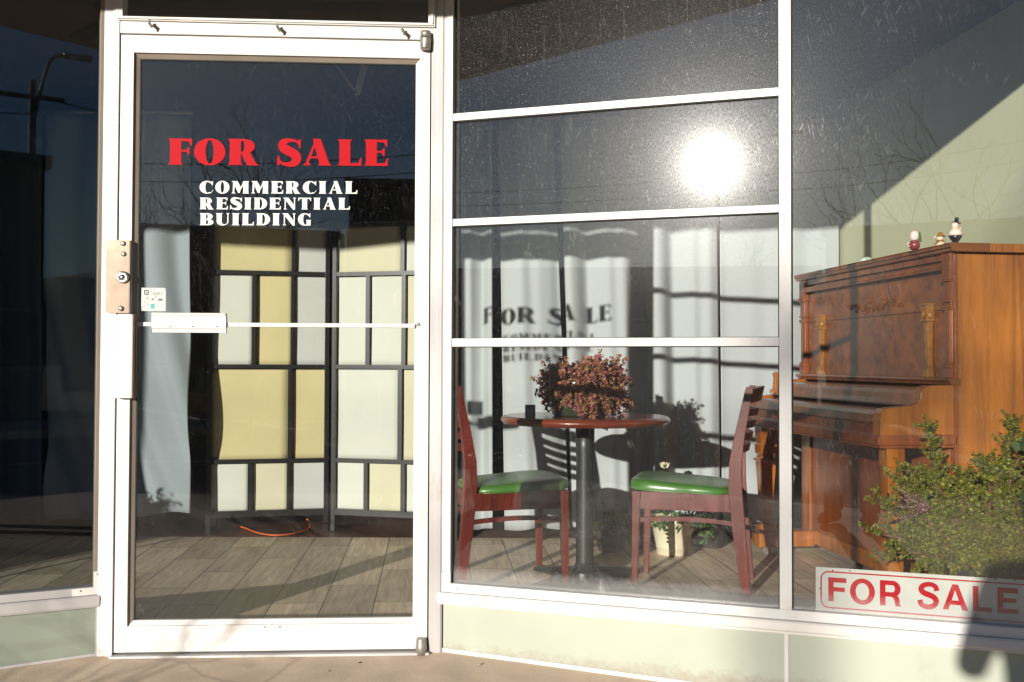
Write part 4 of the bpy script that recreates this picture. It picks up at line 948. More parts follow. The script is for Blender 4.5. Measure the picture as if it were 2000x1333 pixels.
# ================================================================== CHAIRS
def make_chair(label, loc, heading):
    e = empty('dining_chair', Matrix.Translation(loc) @ Matrix.Rotation(heading, 4, 'Z'), label, 'chair', 'chairs at the cafe table')
    hw = .185
    for s in (-1, 1):
        y = s*hw
        g = MB(); g.obox((.205, y, 0), (.195, y, .425), .024, .024, upv=(0, 1, 0), w2=.036, h2=.036); child(g.build('leg', M['mahog'], bevel=.002), e)
        # bent rear leg and back post in one piece
        side = [(-.285, 0), (-.247, 0), (-.208, .28), (-.192, .44), (-.196, .56), (-.215, .66), (-.262, .865), (-.268, .878), (-.292, .876), (-.296, .865), (-.262, .68), (-.248, .56), (-.250, .44), (-.262, .28)]
        th = .014
        g = MB(); g.prism(side, lambda a, b, y=y: (a, y-th, b), lambda a, b, y=y: (a, y+th, b)); child(g.build('back_post', M['mahog'], bevel=.002), e)
        g = MB(); g.box(-.215, .185, y-.011, y+.011, .348, .424); child(g.build('seat_rail', M['mahog'], bevel=.0015), e)
        g = MB(); n_ = 8
        pp = [(-.225+.415*i/n_, y, .300+.012*math.sin(math.pi*i/n_)) for i in range(n_+1)]
        for a, b_ in zip(pp[:-1], pp[1:]): g.obox(a, b_, .014, .019)
        child(g.build('stretcher', M['mahog']), e)
    for x0_, x1_ in ((.180, .206), (-.225, -.205)): g = MB(); g.box(x0_, x1_, -hw+.0165, hw-.0165, .352, .4235); child(g.build('seat_rail', M['mahog'], bevel=.0015), e)
    # back slats bowed to the rear
    for i, (z, h_) in enumerate(((.838, .062), (.768, .032), (.716, .032), (.664, .032), (.612, .032))):
        xc = -.205-(z-.56)*.232 - .006; g = MB(); n_ = 10; rows_ = []
        for k in range(n_+1):
            u = k/n_; y = -hw+.004+(2*hw-.008)*u; bow = -.040*math.sin(math.pi*u)
            rows_.append((xc+bow, y, z + (.010*math.sin(math.pi*u) if i == 0 else 0)))
        vs = []
        for (x, y, zz) in rows_:
            for dx, dz in ((-.008, -h_/2), (.008, -h_/2), (.008-.23*h_, h_/2), (-.008-.23*h_, h_/2)): vs.append((x+dx, y, zz+dz))
        fs = [[0, 1, 2, 3]] + [[4*k+j, 4*k+(j+1) % 4, 4*k+4+(j+1) % 4, 4*k+4+j] for k in range(n_) for j in range(4)] + [[4*n_+3, 4*n_+2, 4*n_+1, 4*n_]]
        g.add(vs, fs); child(g.build('slat', M['mahog'], bevel=.0015), e)
    # padded seat: rounded cushion, domed
    g = MB(); NU, NV = 22, 12; vs = []; fs = []
    def edge(t):
        a = 2*math.pi*t; c, s = math.cos(a), math.sin(a); p = 5.0
        rr = (abs(c)**p+abs(s)**p)**(-1/p); x = rr*c; y = rr*s
        return (x*.222+.010, y*(.207 if x < 0 else .215))
    NR = 48; rings = [(1.0, .4245), (1.012, .434), (1.0, .450), (.955, .459), (.85, .464), (.6, .469), (.3, .472), (.02, .473)]
    for f_, z in rings:
        for k in range(NR): ex, ey = edge(k/NR); vs.append((ex*f_, ey*f_, z + .030*(ex*f_)/.22*(1 if z > .44 else .35)*(.5)))
    for i in range(len(rings)-1):
        for k in range(NR): fs.append([i*NR+k, i*NR+(k+1) % NR, (i+1)*NR+(k+1) % NR, (i+1)*NR+k])
    fs.append([k for k in range(NR)][::-1]); fs.append([(len(rings)-1)*NR+k for k in range(NR)])
    g.add(vs, fs, sm=True); cu = child(g.build('seat_cushion', M['greenv']), e)
    g = MB(); g.tube([(edge(k/NR)[0]*1.006, edge(k/NR)[1]*1.006, .4275+.006*edge(k/NR)[0]/.22) for k in range(NR+1)], .0028, 6); pi_ = g.build('piping', M['greenv']); pi_.parent = cu
    return e
def place(px_, py_, local, heading):   # put local point of chair on the floor at the pixel
    P = at(px_, py_, 0); c, s = math.cos(heading), math.sin(heading)
    return Vector((P.x-(local[0]*c-local[1]*s), P.y-(local[0]*s+local[1]*c), 0))
hL = R(16); pL = Vector((.235, 4.34, 0)); c, s = math.cos(hL), math.sin(hL)
make_chair('dark red chair with green seat left of the table, cut off by the door post', Vector((pL.x-(.205*c+.185*s), pL.y-(.205*s-.185*c), 0)), hL)
hR = R(180-15.5); c, s = math.cos(hR), math.sin(hR); pR = Vector((.533, 4.33, 0))
make_chair('dark red wooden chair with green seat right of the table, in front of the piano', Vector((pR.x-(.205*c-.185*s), pR.y-(.205*s+.185*c), 0)), hR)

# ================================================================== PLANTS
def leaf(g, c, d, n_, l, w_, mi=0, fold=.2):
    """small pointed oval leaf of 6 corners"""
    d = d.normalized(); s_ = d.cross(n_)
    if s_.length < 1e-4: s_ = d.cross(Vector((.3, .9, .1)))
    s_.normalize(); u = s_.cross(d)
    pts = [c, c+d*l*.35+s_*w_*.5+u*w_*fold, c+d*l*.75+s_*w_*.42+u*w_*fold*.8, c+d*l, c+d*l*.75-s_*w_*.42+u*w_*fold*.8, c+d*l*.35-s_*w_*.5+u*w_*fold]
    g.add(pts, [[0, 1, 2, 3], [0, 3, 4, 5]], mi)
def rv(rnd): 
    while True:
        v = Vector((rnd.uniform(-1, 1), rnd.uniform(-1, 1), rnd.uniform(-1, 1)))
        if .05 < v.length < 1: return v.normalized()
def sprig(gs, gl, rnd, p, d, length, leafl, leafw, step, bend, sr=.0016, droop=0.0, pairs=2, tip=True):
    pts = [p.copy()]; n = max(3, int(length/step)); d = d.normalized()
    for i in range(n):
        d = (d + rv(rnd)*bend + Vector((0, 0, -droop))).normalized(); p = p + d*step; pts.append(p.copy())
        for k in range(pairs):
            o = rv(rnd); o = (o - d*o.dot(d)).normalized(); ld = (o*.85+d*.55).normalized()
            leaf(gl, p+o*sr, ld, (d+rv(rnd)*.5).normalized(), leafl*rnd.uniform(.6, 1.2), leafw*rnd.uniform(.7, 1.2))
    gs.tube(pts, [sr*(1-.6*i/n) for i in range(len(pts))], 4, caps=False)
    return p, d, pts
# -- flower pot on the table
FP = Vector((.327+X(1130, 4.45)-X(1142, 4.45), 4.42, .7425))
fpE = empty('potted_plant', FP, 'bushy red and olive leaved plant in a dark green glazed pot on the cafe table', 'plant')
g = MB(); g.lathe([(.112, 0), (.122, .01), (.125, .05), (.124, .12), (.128, .140), (.132, .150), (.126, .156), (.116, .150), (.112, .12), (.10, .11)], (0, 0, 0), 48)
pt = child(g.build('pot', M['pot']), fpE)
for lx in (-.128, .128): g = MB(); g.lathe([(.004, -.022), (.016, -.014), (.022, 0), (.016, .014), (.004, .022)], (lx, .0, .092), 14); o = g.build('lug', M['pot']); o.parent = pt
g = MB(); g.lathe([(.002, .128), (.112, .126), (.112, .118)], (0, 0, 0), 24); child(g.build('soil', M['soil']), fpE)
rnd = random.Random(11); gs = MB(); gl = MB()
for k in range(560):
    a = rnd.uniform(0, 2*math.pi); r0 = .10*math.sqrt(rnd.random()); base = Vector((r0*math.cos(a)+.01, r0*math.sin(a)*.9, .125))
    el = rnd.uniform(.05, 1.45); out = Vector((math.cos(a)*math.cos(el), math.sin(a)*math.cos(el), math.sin(el)*.95))
    ln = rnd.uniform(.08, .17) + (.03 if math.cos(a) > .2 else 0) - (.045*(el > 1.0))
    dr_ = .10 if el < .6 else .03
    if math.cos(a) > -.1 and math.sin(a) < -.1 and el < .8: ln += .03; dr_ = .15
    sprig(gs, gl, rnd, base, out, ln, .0155, .014, .0105, .30, .0012, dr_, 3)
for k in range(4):
    sprig(gs, gl, rnd, Vector((-.08, -.02, .16)), Vector((-1, -.1, .1+.25*k)), .09, .015, .013, .013, .3, .0015, .05, 2)
child(gs.build('stems', M['stem'], fix=False), fpE); child(gl.build('foliage', M['leafred'], fix=False), fpE)
g = MB(); g.lathe([(.0215, 0), (.0225, .004), (.0222, .052), (.0195, .052), (.019, .010)], (0, 0, 0), 28)
tag(g.build('candle_holder', M['candle'], mat_w=Matrix.Translation((X(1036, 4.30), 4.30, .7425))), 'small grey cylindrical candle holder near the left edge of the table', 'holder')

# -- cream pot with white flower behind the right chair
CP = Vector((X(1314, 5.14), 5.14, 0))
cpE = empty('potted_plant', CP, 'trailing plant with one white bloom in a cream plastic pot on the floor', 'plant')
g = MB(); g.lathe([(.080, 0), (.083, .004), (.084, .034), (.0875, .038), (.086, .042), (.110, .165), (.1135, .167), (.1155, .190), (.111, .191), (.106, .165)], (0, 0, 0), 48); child(g.build('pot', M['potw']), cpE)
g = MB(); g.lathe([(.002, .176), (.106, .172), (.10, .16)], (0, 0, 0), 24); child(g.build('soil', M['soil']), cpE)
gs = MB(); gl = MB(); rnd = random.Random(5)
for k in range(16):
    a = rnd.uniform(0, 6.28); sprig(gs, gl, rnd, Vector((.06*math.cos(a), .06*math.sin(a), .17)), Vector((math.cos(a), math.sin(a), rnd.uniform(.1, .8))), rnd.uniform(.06, .15), .030, .022, .022, .35, .0016, .25, 2)
for x_, ln in ((-.05, .13),):
    sprig(gs, gl, rnd, Vector((x_, -.108, .185)), Vector((0, -.5, -.6)), ln, .022, .018, .020, .22, .0012, .35, 1)
sprig(gs, gl, rnd, Vector((-.04, 0, .17)), Vector((0, 0, 1)), .26, .03, .02, .09, .05, .003, 0, 1)
child(gs.build('stems', M['leafgreen'], fix=False), cpE); child(gl.build('foliage', M['leafgreen'], fix=False), cpE)
g = MB(); fc = Vector((-.042, 0, .445))
for ring, (nn, el, ln) in enumerate(((6, .9, .040), (5, 1.25, .036))):
    for k in range(nn): a = 2*math.pi*k/nn+ring*.5; d = Vector((math.cos(a)*math.cos(el), math.sin(a)*math.cos(el), math.sin(el))); leaf(g, fc+Vector((0, 0, -.01)), d, Vector((math.cos(a), math.sin(a), -.2)), ln, .022, 0, .35)
child(g.build('bloom', M['petal'], fix=False), cpE)

# -- low dark plants along the hem of the curtain
def floor_plant(loc_, label, seed, n, ln, ll, lw_, pot_r=.09, pot_h=.12, droop=.2, potm='potd', lm='leafgreen'):
    rnd = random.Random(seed); e = empty('potted_plant', loc_, label, 'plant')
    g = MB(); g.lathe([(pot_r*.75, 0), (pot_r*.98, pot_h*.9), (pot_r*1.05, pot_h*.9), (pot_r*1.05, pot_h), (pot_r*.93, pot_h), (pot_r*.9, pot_h*.85)], (0, 0, 0), 28); child(g.build('pot', M[potm]), e)
    g = MB(); g.lathe([(.002, pot_h*.88), (pot_r*.9, pot_h*.86)], (0, 0, 0), 16); child(g.build('soil', M['soil']), e)
    gs = MB(); gl = MB()
    for k in range(n):
        a = rnd.uniform(0, 6.28); el = rnd.uniform(.1, 1.3)
        sprig(gs, gl, rnd, Vector((pot_r*.5*math.cos(a), pot_r*.5*math.sin(a), pot_h*.85)), Vector((math.cos(a)*math.cos(el), math.sin(a)*math.cos(el), math.sin(el))), ln*rnd.uniform(.6, 1.2), ll, lw_, ll*.8, .25, .002, droop, 2)
    child(gs.build('stems', M['leafgreen'], fix=False), e); child(gl.build('foliage', M[lm], fix=False), e); return e
floor_plant(Vector((X(1195, 5.2), 5.22, 0)), 'low leafy green plant in a dark pot behind the table pedestal', 31, 22, .15, .034, .022)
floor_plant(Vector((X(1385, 5.36), 5.34, 0)), 'shaded leafy plant in a dark pot between the cream pot and the piano', 37, 16, .22, .036, .018, droop=.08)
g = MB(); g.add([at(1086, 1041, .001), at(1098, 1038, .001), at(1100, 1035, .02), at(1088, 1037, .022)], [[0, 1, 2, 3]]); leafm = g.build('fallen_leaf', M['gold'], fix=False); s_ = leafm.modifiers.new('t', 'SOLIDIFY'); s_.thickness = .001
tag(leafm, 'small yellow fallen leaf on the floor under the curtain hem', 'leaf')

# -- big succulent bush by the right window
BP = Vector((1.61, 3.42, 0))
bp = empty('jade_bush', BP, 'large bushy green succulent in a dark pot behind the FOR SALE board', 'plant')
g = MB(); g.lathe([(.085, 0), (.12, .30), (.135, .31), (.135, .345), (.12, .345), (.115, .31)], (0, 0, 0), 32); child(g.build('pot', M['potd']), bp)
g = MB(); g.lathe([(.002, .325), (.116, .32)], (0, 0, 0), 16); child(g.build('soil', M['soil']), bp)
rnd = random.Random(17); gs = MB(); gl = MB()
tips = []
for k in range(46):
    a = rnd.uniform(0, 2*math.pi); el = rnd.uniform(-.15, 1.25); base = Vector((.05*math.cos(a), .05*math.sin(a), .32))
    d = Vector((math.cos(a)*math.cos(el)*1.15, math.sin(a)*math.cos(el)*.62, math.sin(el)))
    ln = rnd.uniform(.20, .36); p = base; pts = [p.copy()]; nseg = 9
    for i in range(nseg):
        d = (d + rv(rnd)*.22 + Vector((0, 0, .03))).normalized(); p = p + d*ln/nseg; pts.append(p.copy())
    gs.tube(pts, [.008*(1-.7*i/nseg) for i in range(nseg+1)], 6, caps=False)
    for i in range(2, nseg+1):
        for q in range(5):
            dd = (d*.5 + rv(rnd)*.8 + Vector((0, 0, .55))).normalized()
            sprig(gs, gl, rnd, pts[i], dd, rnd.uniform(.035, .085), .0105, .0088, .0062, .30, .0014, .0, 4)
# downward skirt of foliage hanging over the pot
for k in range(190):
    a = rnd.uniform(math.pi*.95, math.pi*2.1); base = Vector((.10*math.cos(a)+.03, .10*math.sin(a), .36+rnd.uniform(0, .12)))
    sprig(gs, gl, rnd, base, Vector((math.cos(a), math.sin(a)*.7, rnd.uniform(-.3, .25))), rnd.uniform(.09, .21), .0105, .0088, .0066, .26, .0016, .08, 4)
for (tx, tz) in ((-.15, .74), (.05, .77), (-.05, .64), (.12, .76), (.22, .82), (-.23, .60), (.29, .80), (-.25, .50), (-.24, .38), (.33, .68), (-.18, .30), (-.08, .24), (.0, .62), (.18, .66), (.10, .60), (-.12, .56)):
    b0 = Vector((tx*.35, rnd.uniform(-.08, .08), .36)); t_ = Vector((tx, rnd.uniform(-.12, .10), tz)); mid = b0.lerp(t_, .5)+Vector((rnd.uniform(-.03, .03), rnd.uniform(-.03, .03), .03)); P = smooth([b0, mid, t_], 6)
    gs.tube(P, [.007*(1-.7*i/len(P)) for i in range(len(P))], 6, caps=False)
    for i in range(4, len(P)):
        for q in range(6):
            dd = ((t_-b0).normalized()*.9 + rv(rnd)*.8 + Vector((0, 0, .3))).normalized(); sprig(gs, gl, rnd, P[i], dd, rnd.uniform(.03, .07), .0105, .0088, .0066, .25, .0013, 0, 4)
child(gs.build('branches', M['stem'], fix=False), bp); child(gl.build('foliage', M['leafjade'], fix=False), bp)
g = MB()
for (x, z) in ((.17, .66), (.19, .63), (.06, .55), (.02, .70), (.045, .72)):
    for k in range(4): leaf(g, Vector((x, -.25+.02*k, z)), Vector((rnd.uniform(-1, 1), -.3, rnd.uniform(-.2, 1))), Vector((0, -1, .2)), .045, .030)
child(g.build('large_leaves', M['leafbig'], fix=False), bp)
gs = MB(); gl = MB()
for k in range(46):
    d = Vector((-1, rnd.uniform(-.7, .5), rnd.uniform(-.55, .75))); sprig(gs, gl, rnd, Vector((-.22, -.10, .50)), d, rnd.uniform(.06, .13), .007, .006, .012, .16, .0010, 0, 1)
child(gl.build('dried_sprig', M['leafpurple'], fix=False), bp); child(gs.build('sprig_stems', M['leafpurple'], fix=False), bp)
# three curved metal prongs behind the sign
g = MB(); b0 = RP.w(RP.px(1680, 1100)[0], 0, .13)
for k, dx in enumerate((-.030, -.004, .018)):
    P = smooth([Vector((dx-.016, 0, 0)), Vector((dx-.012, 0, .19)), Vector((dx-.004, 0, .235)), Vector((dx+.006, 0, .25)), Vector((dx+.008, 0, .30))], 5); g.tube(P, [.0055]*(len(P)-4)+[.005, .004, .003, .002], 8)
g.box(-.06, .02, -.012, .012, 0, .02)
tag(g.build('prong_holder', M['chrome'], mat_w=Matrix.Translation((b0.x, b0.y, 0))), 'three shiny curved metal prongs just above the FOR SALE board', 'holder')
# plant on a stand inside the left display window (its shadow falls on the curtain)
stc = Vector((-2.85, 3.62, 0))
e = empty('plant_stand', stc, 'slim wooden plant stand inside the left display window', 'stand')
g = MB(); g.lathe([(.13, .46), (.135, .47), (.135, .485)], (0, 0, 0), 28); child(g.build('top', M['mahog']), e)
for k in range(3): a = R(120*k); g = MB(); g.tube([(.10*math.cos(a), .10*math.sin(a), .46), (.13*math.cos(a), .13*math.sin(a), 0)], .011, 8); child(g.build('leg', M['mahog']), e)
floor_plant(stc+Vector((0, 0, .485)), 'round leafy plant on the stand inside the left display window', 41, 60, .11, .028, .022, .06, .09, .12)

# little bracket hanging from the shop ceiling behind the top of the door
YB = 4.25
def atY(px_, py_): v = ray(px_, py_); p = v*(YB/v.y); return Vector((p.x, YB, p.z+CZ))
q = atY(697, 184); a_ = atY(650, 118); b2_ = atY(715, 118); k1 = (CEIL-q.z)/(a_.z-q.z); k2 = (CEIL-q.z)/(b2_.z-q.z)
br = empty('ceiling_bracket', Vector((q.x, q.y, CEIL)), 'pale metal V-shaped bracket hanging from the ceiling behind the top of the door', 'bracket'); o_ = Vector((q.x, q.y, CEIL))
for (t_, k_, w_) in ((a_, k1, .010), (b2_, k2, .026)):
    g = MB(); g.obox(q-o_, q+(t_-q)*k_-o_, w_, .008, upv=(0, 1, 0)); child(g.build('strut', M['alu_worn']), br)
# litter against the sill
for (x_, y_, r_, lab) in ((703, 1296, .0050, 'dark chip of gravel on the doorstep concrete, nearer the hinge'), (936, 1300, .0062, 'pale chip of gravel on the concrete below the first mint panel'), (900, 1287, .0045, 'tiny pebble on the concrete beside the door post'), (640, 1312, .0035, 'tiny crumb of gravel on the concrete at the bottom edge')):
    p_ = at(x_, y_, -.035); d_ = (Vector((p_.x, p_.y, 0))-edge_pt).dot(en); zz = GZ + (-.026-GZ)*min(max(d_, 0), 1.15)/1.15
    rn = random.Random(int(x_)); g = MB(); g.lathe([(r_*.5, 0), (r_, r_*.35), (r_*.8, r_*.8), (r_*.25, r_)], (0, 0, 0), 7, sm=False); g.v = [(a*rn.uniform(.8, 1.5), b*rn.uniform(.8, 1.2), c*rn.uniform(.8, 1.2)) for a, b, c in g.v]
    p_ = at(x_, y_, zz); tag(g.build('pebble', M['bark'] if 'dark' in lab else M['render'], mat_w=Matrix.Translation(p_)), lab, 'pebble', 'gravel chips on the concrete')
# ================================================================== PIANO
pa_ax = Vector((-.1262, .992, 0)).normalized(); PO = Vector((1.712, 3.86, 0))
PM = Matrix.Translation(PO) @ Matrix.Rotation(math.atan2(pa_ax.y, pa_ax.x), 4, 'Z')
pn = empty('upright_piano', PM, 'old upright piano in orange-brown wood with carved panel and pilasters, against the sage wall', 'piano')
PL_ = 1.42; BK = -.315
def part(name, g, m_, bev=0, par=None):
    o = g.build(name, m_, bevel=bev); o.parent = par or pn; return o
# side panels
for nm, x0 in (('a', 0.0), ('b', PL_-.035)):
    g = MB(); g.box(x0, x0+.035, BK, -.012, .035, 1.405); part('side_panel', g, M['pianoE'], .003)
    g = MB(); g.box(x0-(.006 if nm == 'a' else -.006), x0+(.012 if nm == 'a' else .041), -.012, .002, .05, 1.402); part('edge_strip', g, M['pianoC'], .002)
# lid in two boards with moulded edge
g = MB(); prof = [(-.13, 1.445), (.030, 1.445), (.034, 1.438), (.032, 1.428), (.024, 1.424), (.022, 1.414), (.012, 1.411), (-.13, 1.411)]
g.prism(prof, lambda a, b: (-.028, a, b), lambda a, b: (PL_+.028, a, b)); part('lid', g, M['pianoF'], .0015)
g = MB(); g.box(-.028, PL_+.028, BK-.0, -.1325, 1.411, 1.4445); part('lid', g, M['pianoE'], .002)
g = MB()
for y0, y1, z0, z1 in ((-.012, .004, 1.385, 1.410), (-.012, .013, 1.356, 1.372), (-.012, .019, 1.346, 1.356)): g.box(.04, PL_-.04, y0, y1, z0, z1)
part('cornice', g, M['pianoF'], .002)
# upper front board
g = MB(); g.box(.036, PL_-.036, -.030, -.013, .90, 1.405); up_ = part('upper_panel', g, M['pianoF'])
g = MB(); g.box(.07, PL_-.07, -.014, -.0115, 1.190, 1.193); part('groove', g, M['screenblk'], par=up_)
# carved relief
rnd = random.Random(3); g = MB()
for k in range(46):
    t = rnd.uniform(-1, 1); x = PL_*.46 + t*.27*(abs(t)**.3); z = 1.238 + rnd.uniform(-1, 1)*.034*(1-abs(t)**1.5) + .012*math.sin(8*t)
    a = rnd.uniform(0, 6.28); l = rnd.uniform(.012, .030)*(1-.4*abs(t)); P = [Vector((x+l*(i/5-.5)*2*math.cos(a+i*.4*rnd.choice((-1, 1))), -.0115+.003*math.sin(math.pi*i/5), z+l*(i/5-.5)*2*math.sin(a+i*.3))) for i in range(6)]
    g.tube(P, [.0006, .0013, .0018, .0017, .0012, .0006], 6)
part('carving', g, M['pianoF'], par=up_)
# corner pilasters
for xc in (.030, PL_-.030):
    g = MB(); s_ = .027
    def bl(w_, d_, z0, z1): g.box(xc-w_, xc+w_, -.012, d_, z0, z1)
    bl(.030, .016, 1.320, 1.409); bl(.034, .021, 1.306, 1.320); bl(.031, .019, 1.298, 1.306); bl(.027, .012, 1.225, 1.298); bl(.031, .018, 1.196, 1.207); bl(.029, .015, 1.188, 1.196); bl(.031, .017, 1.217, 1.2255); bl(.026, .009, 1.207, 1.217)
    g.prism([(xc-.024, -.012), (xc+.024, -.012), (xc+.024, .004), (xc+.014, .014), (xc-.014, .014), (xc-.024, .004)], lambda a, b: (a, b, .985), lambda a, b: (a, b, 1.188))
    bl(.028, .015, .975, .985); bl(.031, .019, .962, .975); bl(.029, .016, .923, .962)
    part('pilaster', g, M['pianoC'], .0015)
# tapering music-desk pillars
for xc in (.185, 1.185):
    g = MB(); z0, z1 = .965, 1.150
    g.box(xc-.027, xc+.027, -.012, .026, 1.214, 1.222); g.box(xc-.023, xc+.023, -.012, .022, 1.204, 1.214)
    g.add([(xc-.010, -.012, z0), (xc+.010, -.012, z0), (xc+.010, .006, z0), (xc-.010, .006, z0), (xc-.015, -.012, z1), (xc+.015, -.012, z1), (xc+.015, .014, z1), (xc-.015, .014, z1)], [[0,1,2,3],[4,5,6,7],[0,1,5,4],[1,2,6,5],[2,3,7,6],[3,0,4,7]])
    g.box(xc-.015, xc+.015, -.012, .012, .958, z0); o = part('music_pillar', g, M['gold'], .001)
    g = MB(); g.box(xc-.020, xc+.020, -.012, .019, z1+.006, 1.197); g.box(xc-.023, xc+.023, -.012, .022, z1, z1+.006); g.box(xc-.023, xc+.023, -.012, .022, 1.197, 1.204)
    for k in range(5):
        a = (k-2)*.35; P = [(xc+.007*math.sin(a)*(i+.5), .020+.001*i, z1+.010+.030*i/3*math.cos(a)) for i in range(4)]; g.tube(P, [.003, .0035, .003, .001], 6)
        P = [(xc-.0215, .005+.005*math.sin(a)*(i+.5), z1+.010+.030*i/3*math.cos(a)) for i in range(4)]; g.tube(P, [.003, .0035, .003, .001], 6)
    o2 = g.build('capital', M['gold']); o2.parent = o
    g = MB(); g.box(xc-.020, xc+.020, -.012, .018, .9225, .958); o3 = g.build('base_block', M['gold'], bevel=.002); o3.parent = o
# ledge above the keyboard
g = MB(); prof = [(-.02, .922), (.030, .922), (.034, .915), (.030, .908), (.024, .906), (.020, .896), (-.02, .896)]
g.prism(prof, lambda a, b: (-.010, a, b), lambda a, b: (PL_+.010, a, b)); part('ledge', g, M['pianoF'], .001)
# cheeks
def cheek_prof(ins=0):
    top = [(0, .896), (.10, .893), (.128, .884), (.138, .868), (.140, .845), (.150, .826), (.175, .815), (.26, .808)]
    fr_ = [(.285, .803), (.300, .788), (.304, .760), (.304, .712)]
    return [(a-ins*(a > .05), b-ins*.8) for a, b in top+fr_] + [(.304-ins, .700), (0, .700)]
for x0, x1 in ((0, .062), (PL_-.062, PL_)):
    g = MB(); g.prism(cheek_prof(), lambda a, b: (x0, a, b), lambda a, b: (x1, a, b)); part('cheek', g, M['pianoE'], .003)
g = MB(); g.prism(cheek_prof(.012), lambda a, b: (.063, a, b), lambda a, b: (PL_-.063, a, b)); fb = part('fallboard', g, M['pianoF'])
g = MB(); g.box(.064, PL_-.064, .2905, .2945, .742, .745); g.box(.064, PL_-.064, .130, .2, .813, .8155); o = g.build('groove', M['screenblk']); o.parent = fb
# keybed with mouldings
g = MB(); g.box(-.006, PL_+.006, -.01, .316, .664, .6995); g.box(-.002, PL_+.002, -.01, .309, .690, .706); g.box(.0, PL_, -.01, .305, .652, .664)
part('keybed', g, M['pianoC'], .004)
# scroll bracket at the far cheek top
g = MB(); P = [(.140, .822), (.168, .822), (.163, .838), (.150, .850), (.147, .90), (.152, .925), (.140, .935), (.128, .925), (.132, .86)]
g.prism(P, lambda a, b: (PL_-.05, a+.02, b), lambda a, b: (PL_-.015, a+.02, b)); part('scroll_bracket', g, M['pianoE'], .002)
# lower front
g = MB(); g.box(.035, PL_-.035, -.022, -.006, .06, .652); lpn = part('lower_panel', g, M['pianoC'])
g = MB(); g.box(.036, .10, -.006, .004, .055, .651); g.box(PL_-.10, PL_-.036, -.006, .004, .055, .651); g.box(.10, PL_-.10, -.006, .0035, .055, .125); g.box(.10, PL_-.10, -.006, .0035, .60, .651); o = g.build('panel_frame', M['pianoE'], bevel=.002); o.parent = lpn
# legs and toe blocks
for xc, near in ((.045, True), (PL_-.085, False)):
    g = MB(); yc = .235
    if near:
        g.box(xc-.034, xc+.034, yc-.036, yc+.036, .58, .652); g.box(xc-.030, xc+.030, yc-.031, yc+.031, .13, .58)
    else:
        secs = [(.118, .040), (.16, .040), (.165, .028), (.30, .031), (.47, .040), (.475, .048), (.485, .050), (.492, .036), (.505, .034), (.515, .042), (.56, .044), (.565, .036), (.60, .042), (.652, .044)]
        vs = []; fs = []
        for z, r_ in secs:
            for a, b_ in ((-1, -1), (1, -1), (1, 1), (-1, 1)): vs.append((xc+a*r_, yc+b_*r_, z))
        for i in range(len(secs)-1):
            for j in range(4): fs.append([4*i+j, 4*i+(j+1) % 4, 4*i+4+(j+1) % 4, 4*i+4+j])
        fs += [[3, 2, 1, 0], [4*len(secs)-4+j for j in range(4)]]; g.add(vs, fs)
    part('leg', g, M['pianoE'], .002)
    g = MB(); g.box(xc-.055, xc+.050, -.006, .290, .040, .118); tb_ = part('toe_block', g, M['pianoE'], .004)
    g = MB(); n0 = len(g.v); g.tube([(xc-.014, .235, .0215), (xc+.014, .235, .0215)], .0215, 18); g.box(xc-.019, xc-.015, .223, .250, .012, .042); g.box(xc+.015, xc+.019, .223, .250, .012, .042)
    o = g.build('caster', M['steel']); o.parent = tb_
# bottom boards/back
g = MB(); g.box(.036, PL_-.036, BK, -.03, .04, .08); g.box(.036, PL_-.036, BK, BK+.02, .08, 1.40); part('back_frame', g, M['mahog'])
for x_ in (.1, PL_-.1):
    g = MB(); g.box(x_-.02, x_+.02, -.26, -.2, 0.0, .04); part('caster', g, M['steel'])

# figurines on the lid (y is how far from the front edge)
def onlid(px_, y_loc):
    # choose the spot on the lid seen at that column
    v = ray(px_, 480); inv = PM.inverted(); 
    for k in range(4000):
        t = 3.0+k*.001; p = Vector((v.x*t, v.y*t, 0)); q = inv @ p
        if q.y <= y_loc: break
    return PM @ Vector((q.x, q.y, 1.445))
p = onlid(1786, -.02)
f1 = empty('figurine', p, 'squat maroon figurine on thin legs holding a small green tree, leftmost on the piano', 'figurine', 'figurines on the piano')
g = MB(); g.lathe([(.002, .010), (.014, .012), (.0225, .024), (.023, .034), (.018, .046), (.010, .052)], (0, 0, 0), 24); child(g.build('body', M['ceramr']), f1)
g = MB(); g.lathe([(.010, .050), (.0165, .056), (.018, .070), (.0165, .082), (.010, .090), (.001, .092)], (0, 0, 0), 24); g.lathe([(.001, -.005), (.0035, 0), (.001, .005)], (-.004, -.018, .070), 8); child(g.build('head', M['ceramp']), f1)
g = MB()
for s in (-1, 1): g.tube([(s*.008, 0, 0), (s*.008, 0, .014)], .0014, 6)
child(g.build('legs', M['ceramb']), f1)
g = MB(); g.tube([(-.021, -.006, .040), (-.029, -.008, .040), (-.031, -.008, .032), (-.025, -.006, .026), (-.020, -.006, .028)], .0028, 8); child(g.build('arm', M['ceramp']), f1)
g = MB(); z = .046
for r_, h_ in ((.009, .018), (.0078, .016), (.0062, .014), (.0045, .012)): g.lathe([(r_, z), (r_*.9, z+.002), (r_*.35, z+h_), (.0005, z+h_)], (.021, -.004, 0), 10); z += h_*.62
child(g.build('tree', M['treeg']), f1)
p = onlid(1836, -.055)
f2 = empty('figurine', p, 'small cream snowman bust with straw hat and scarf, middle figurine on the piano', 'figurine', 'figurines on the piano')
g = MB(); g.lathe([(.024, 0), (.023, .010), (.018, .024), (.010, .032), (.006, .034)], (0, 0, 0), 24); child(g.build('body', M['ceram']), f2)
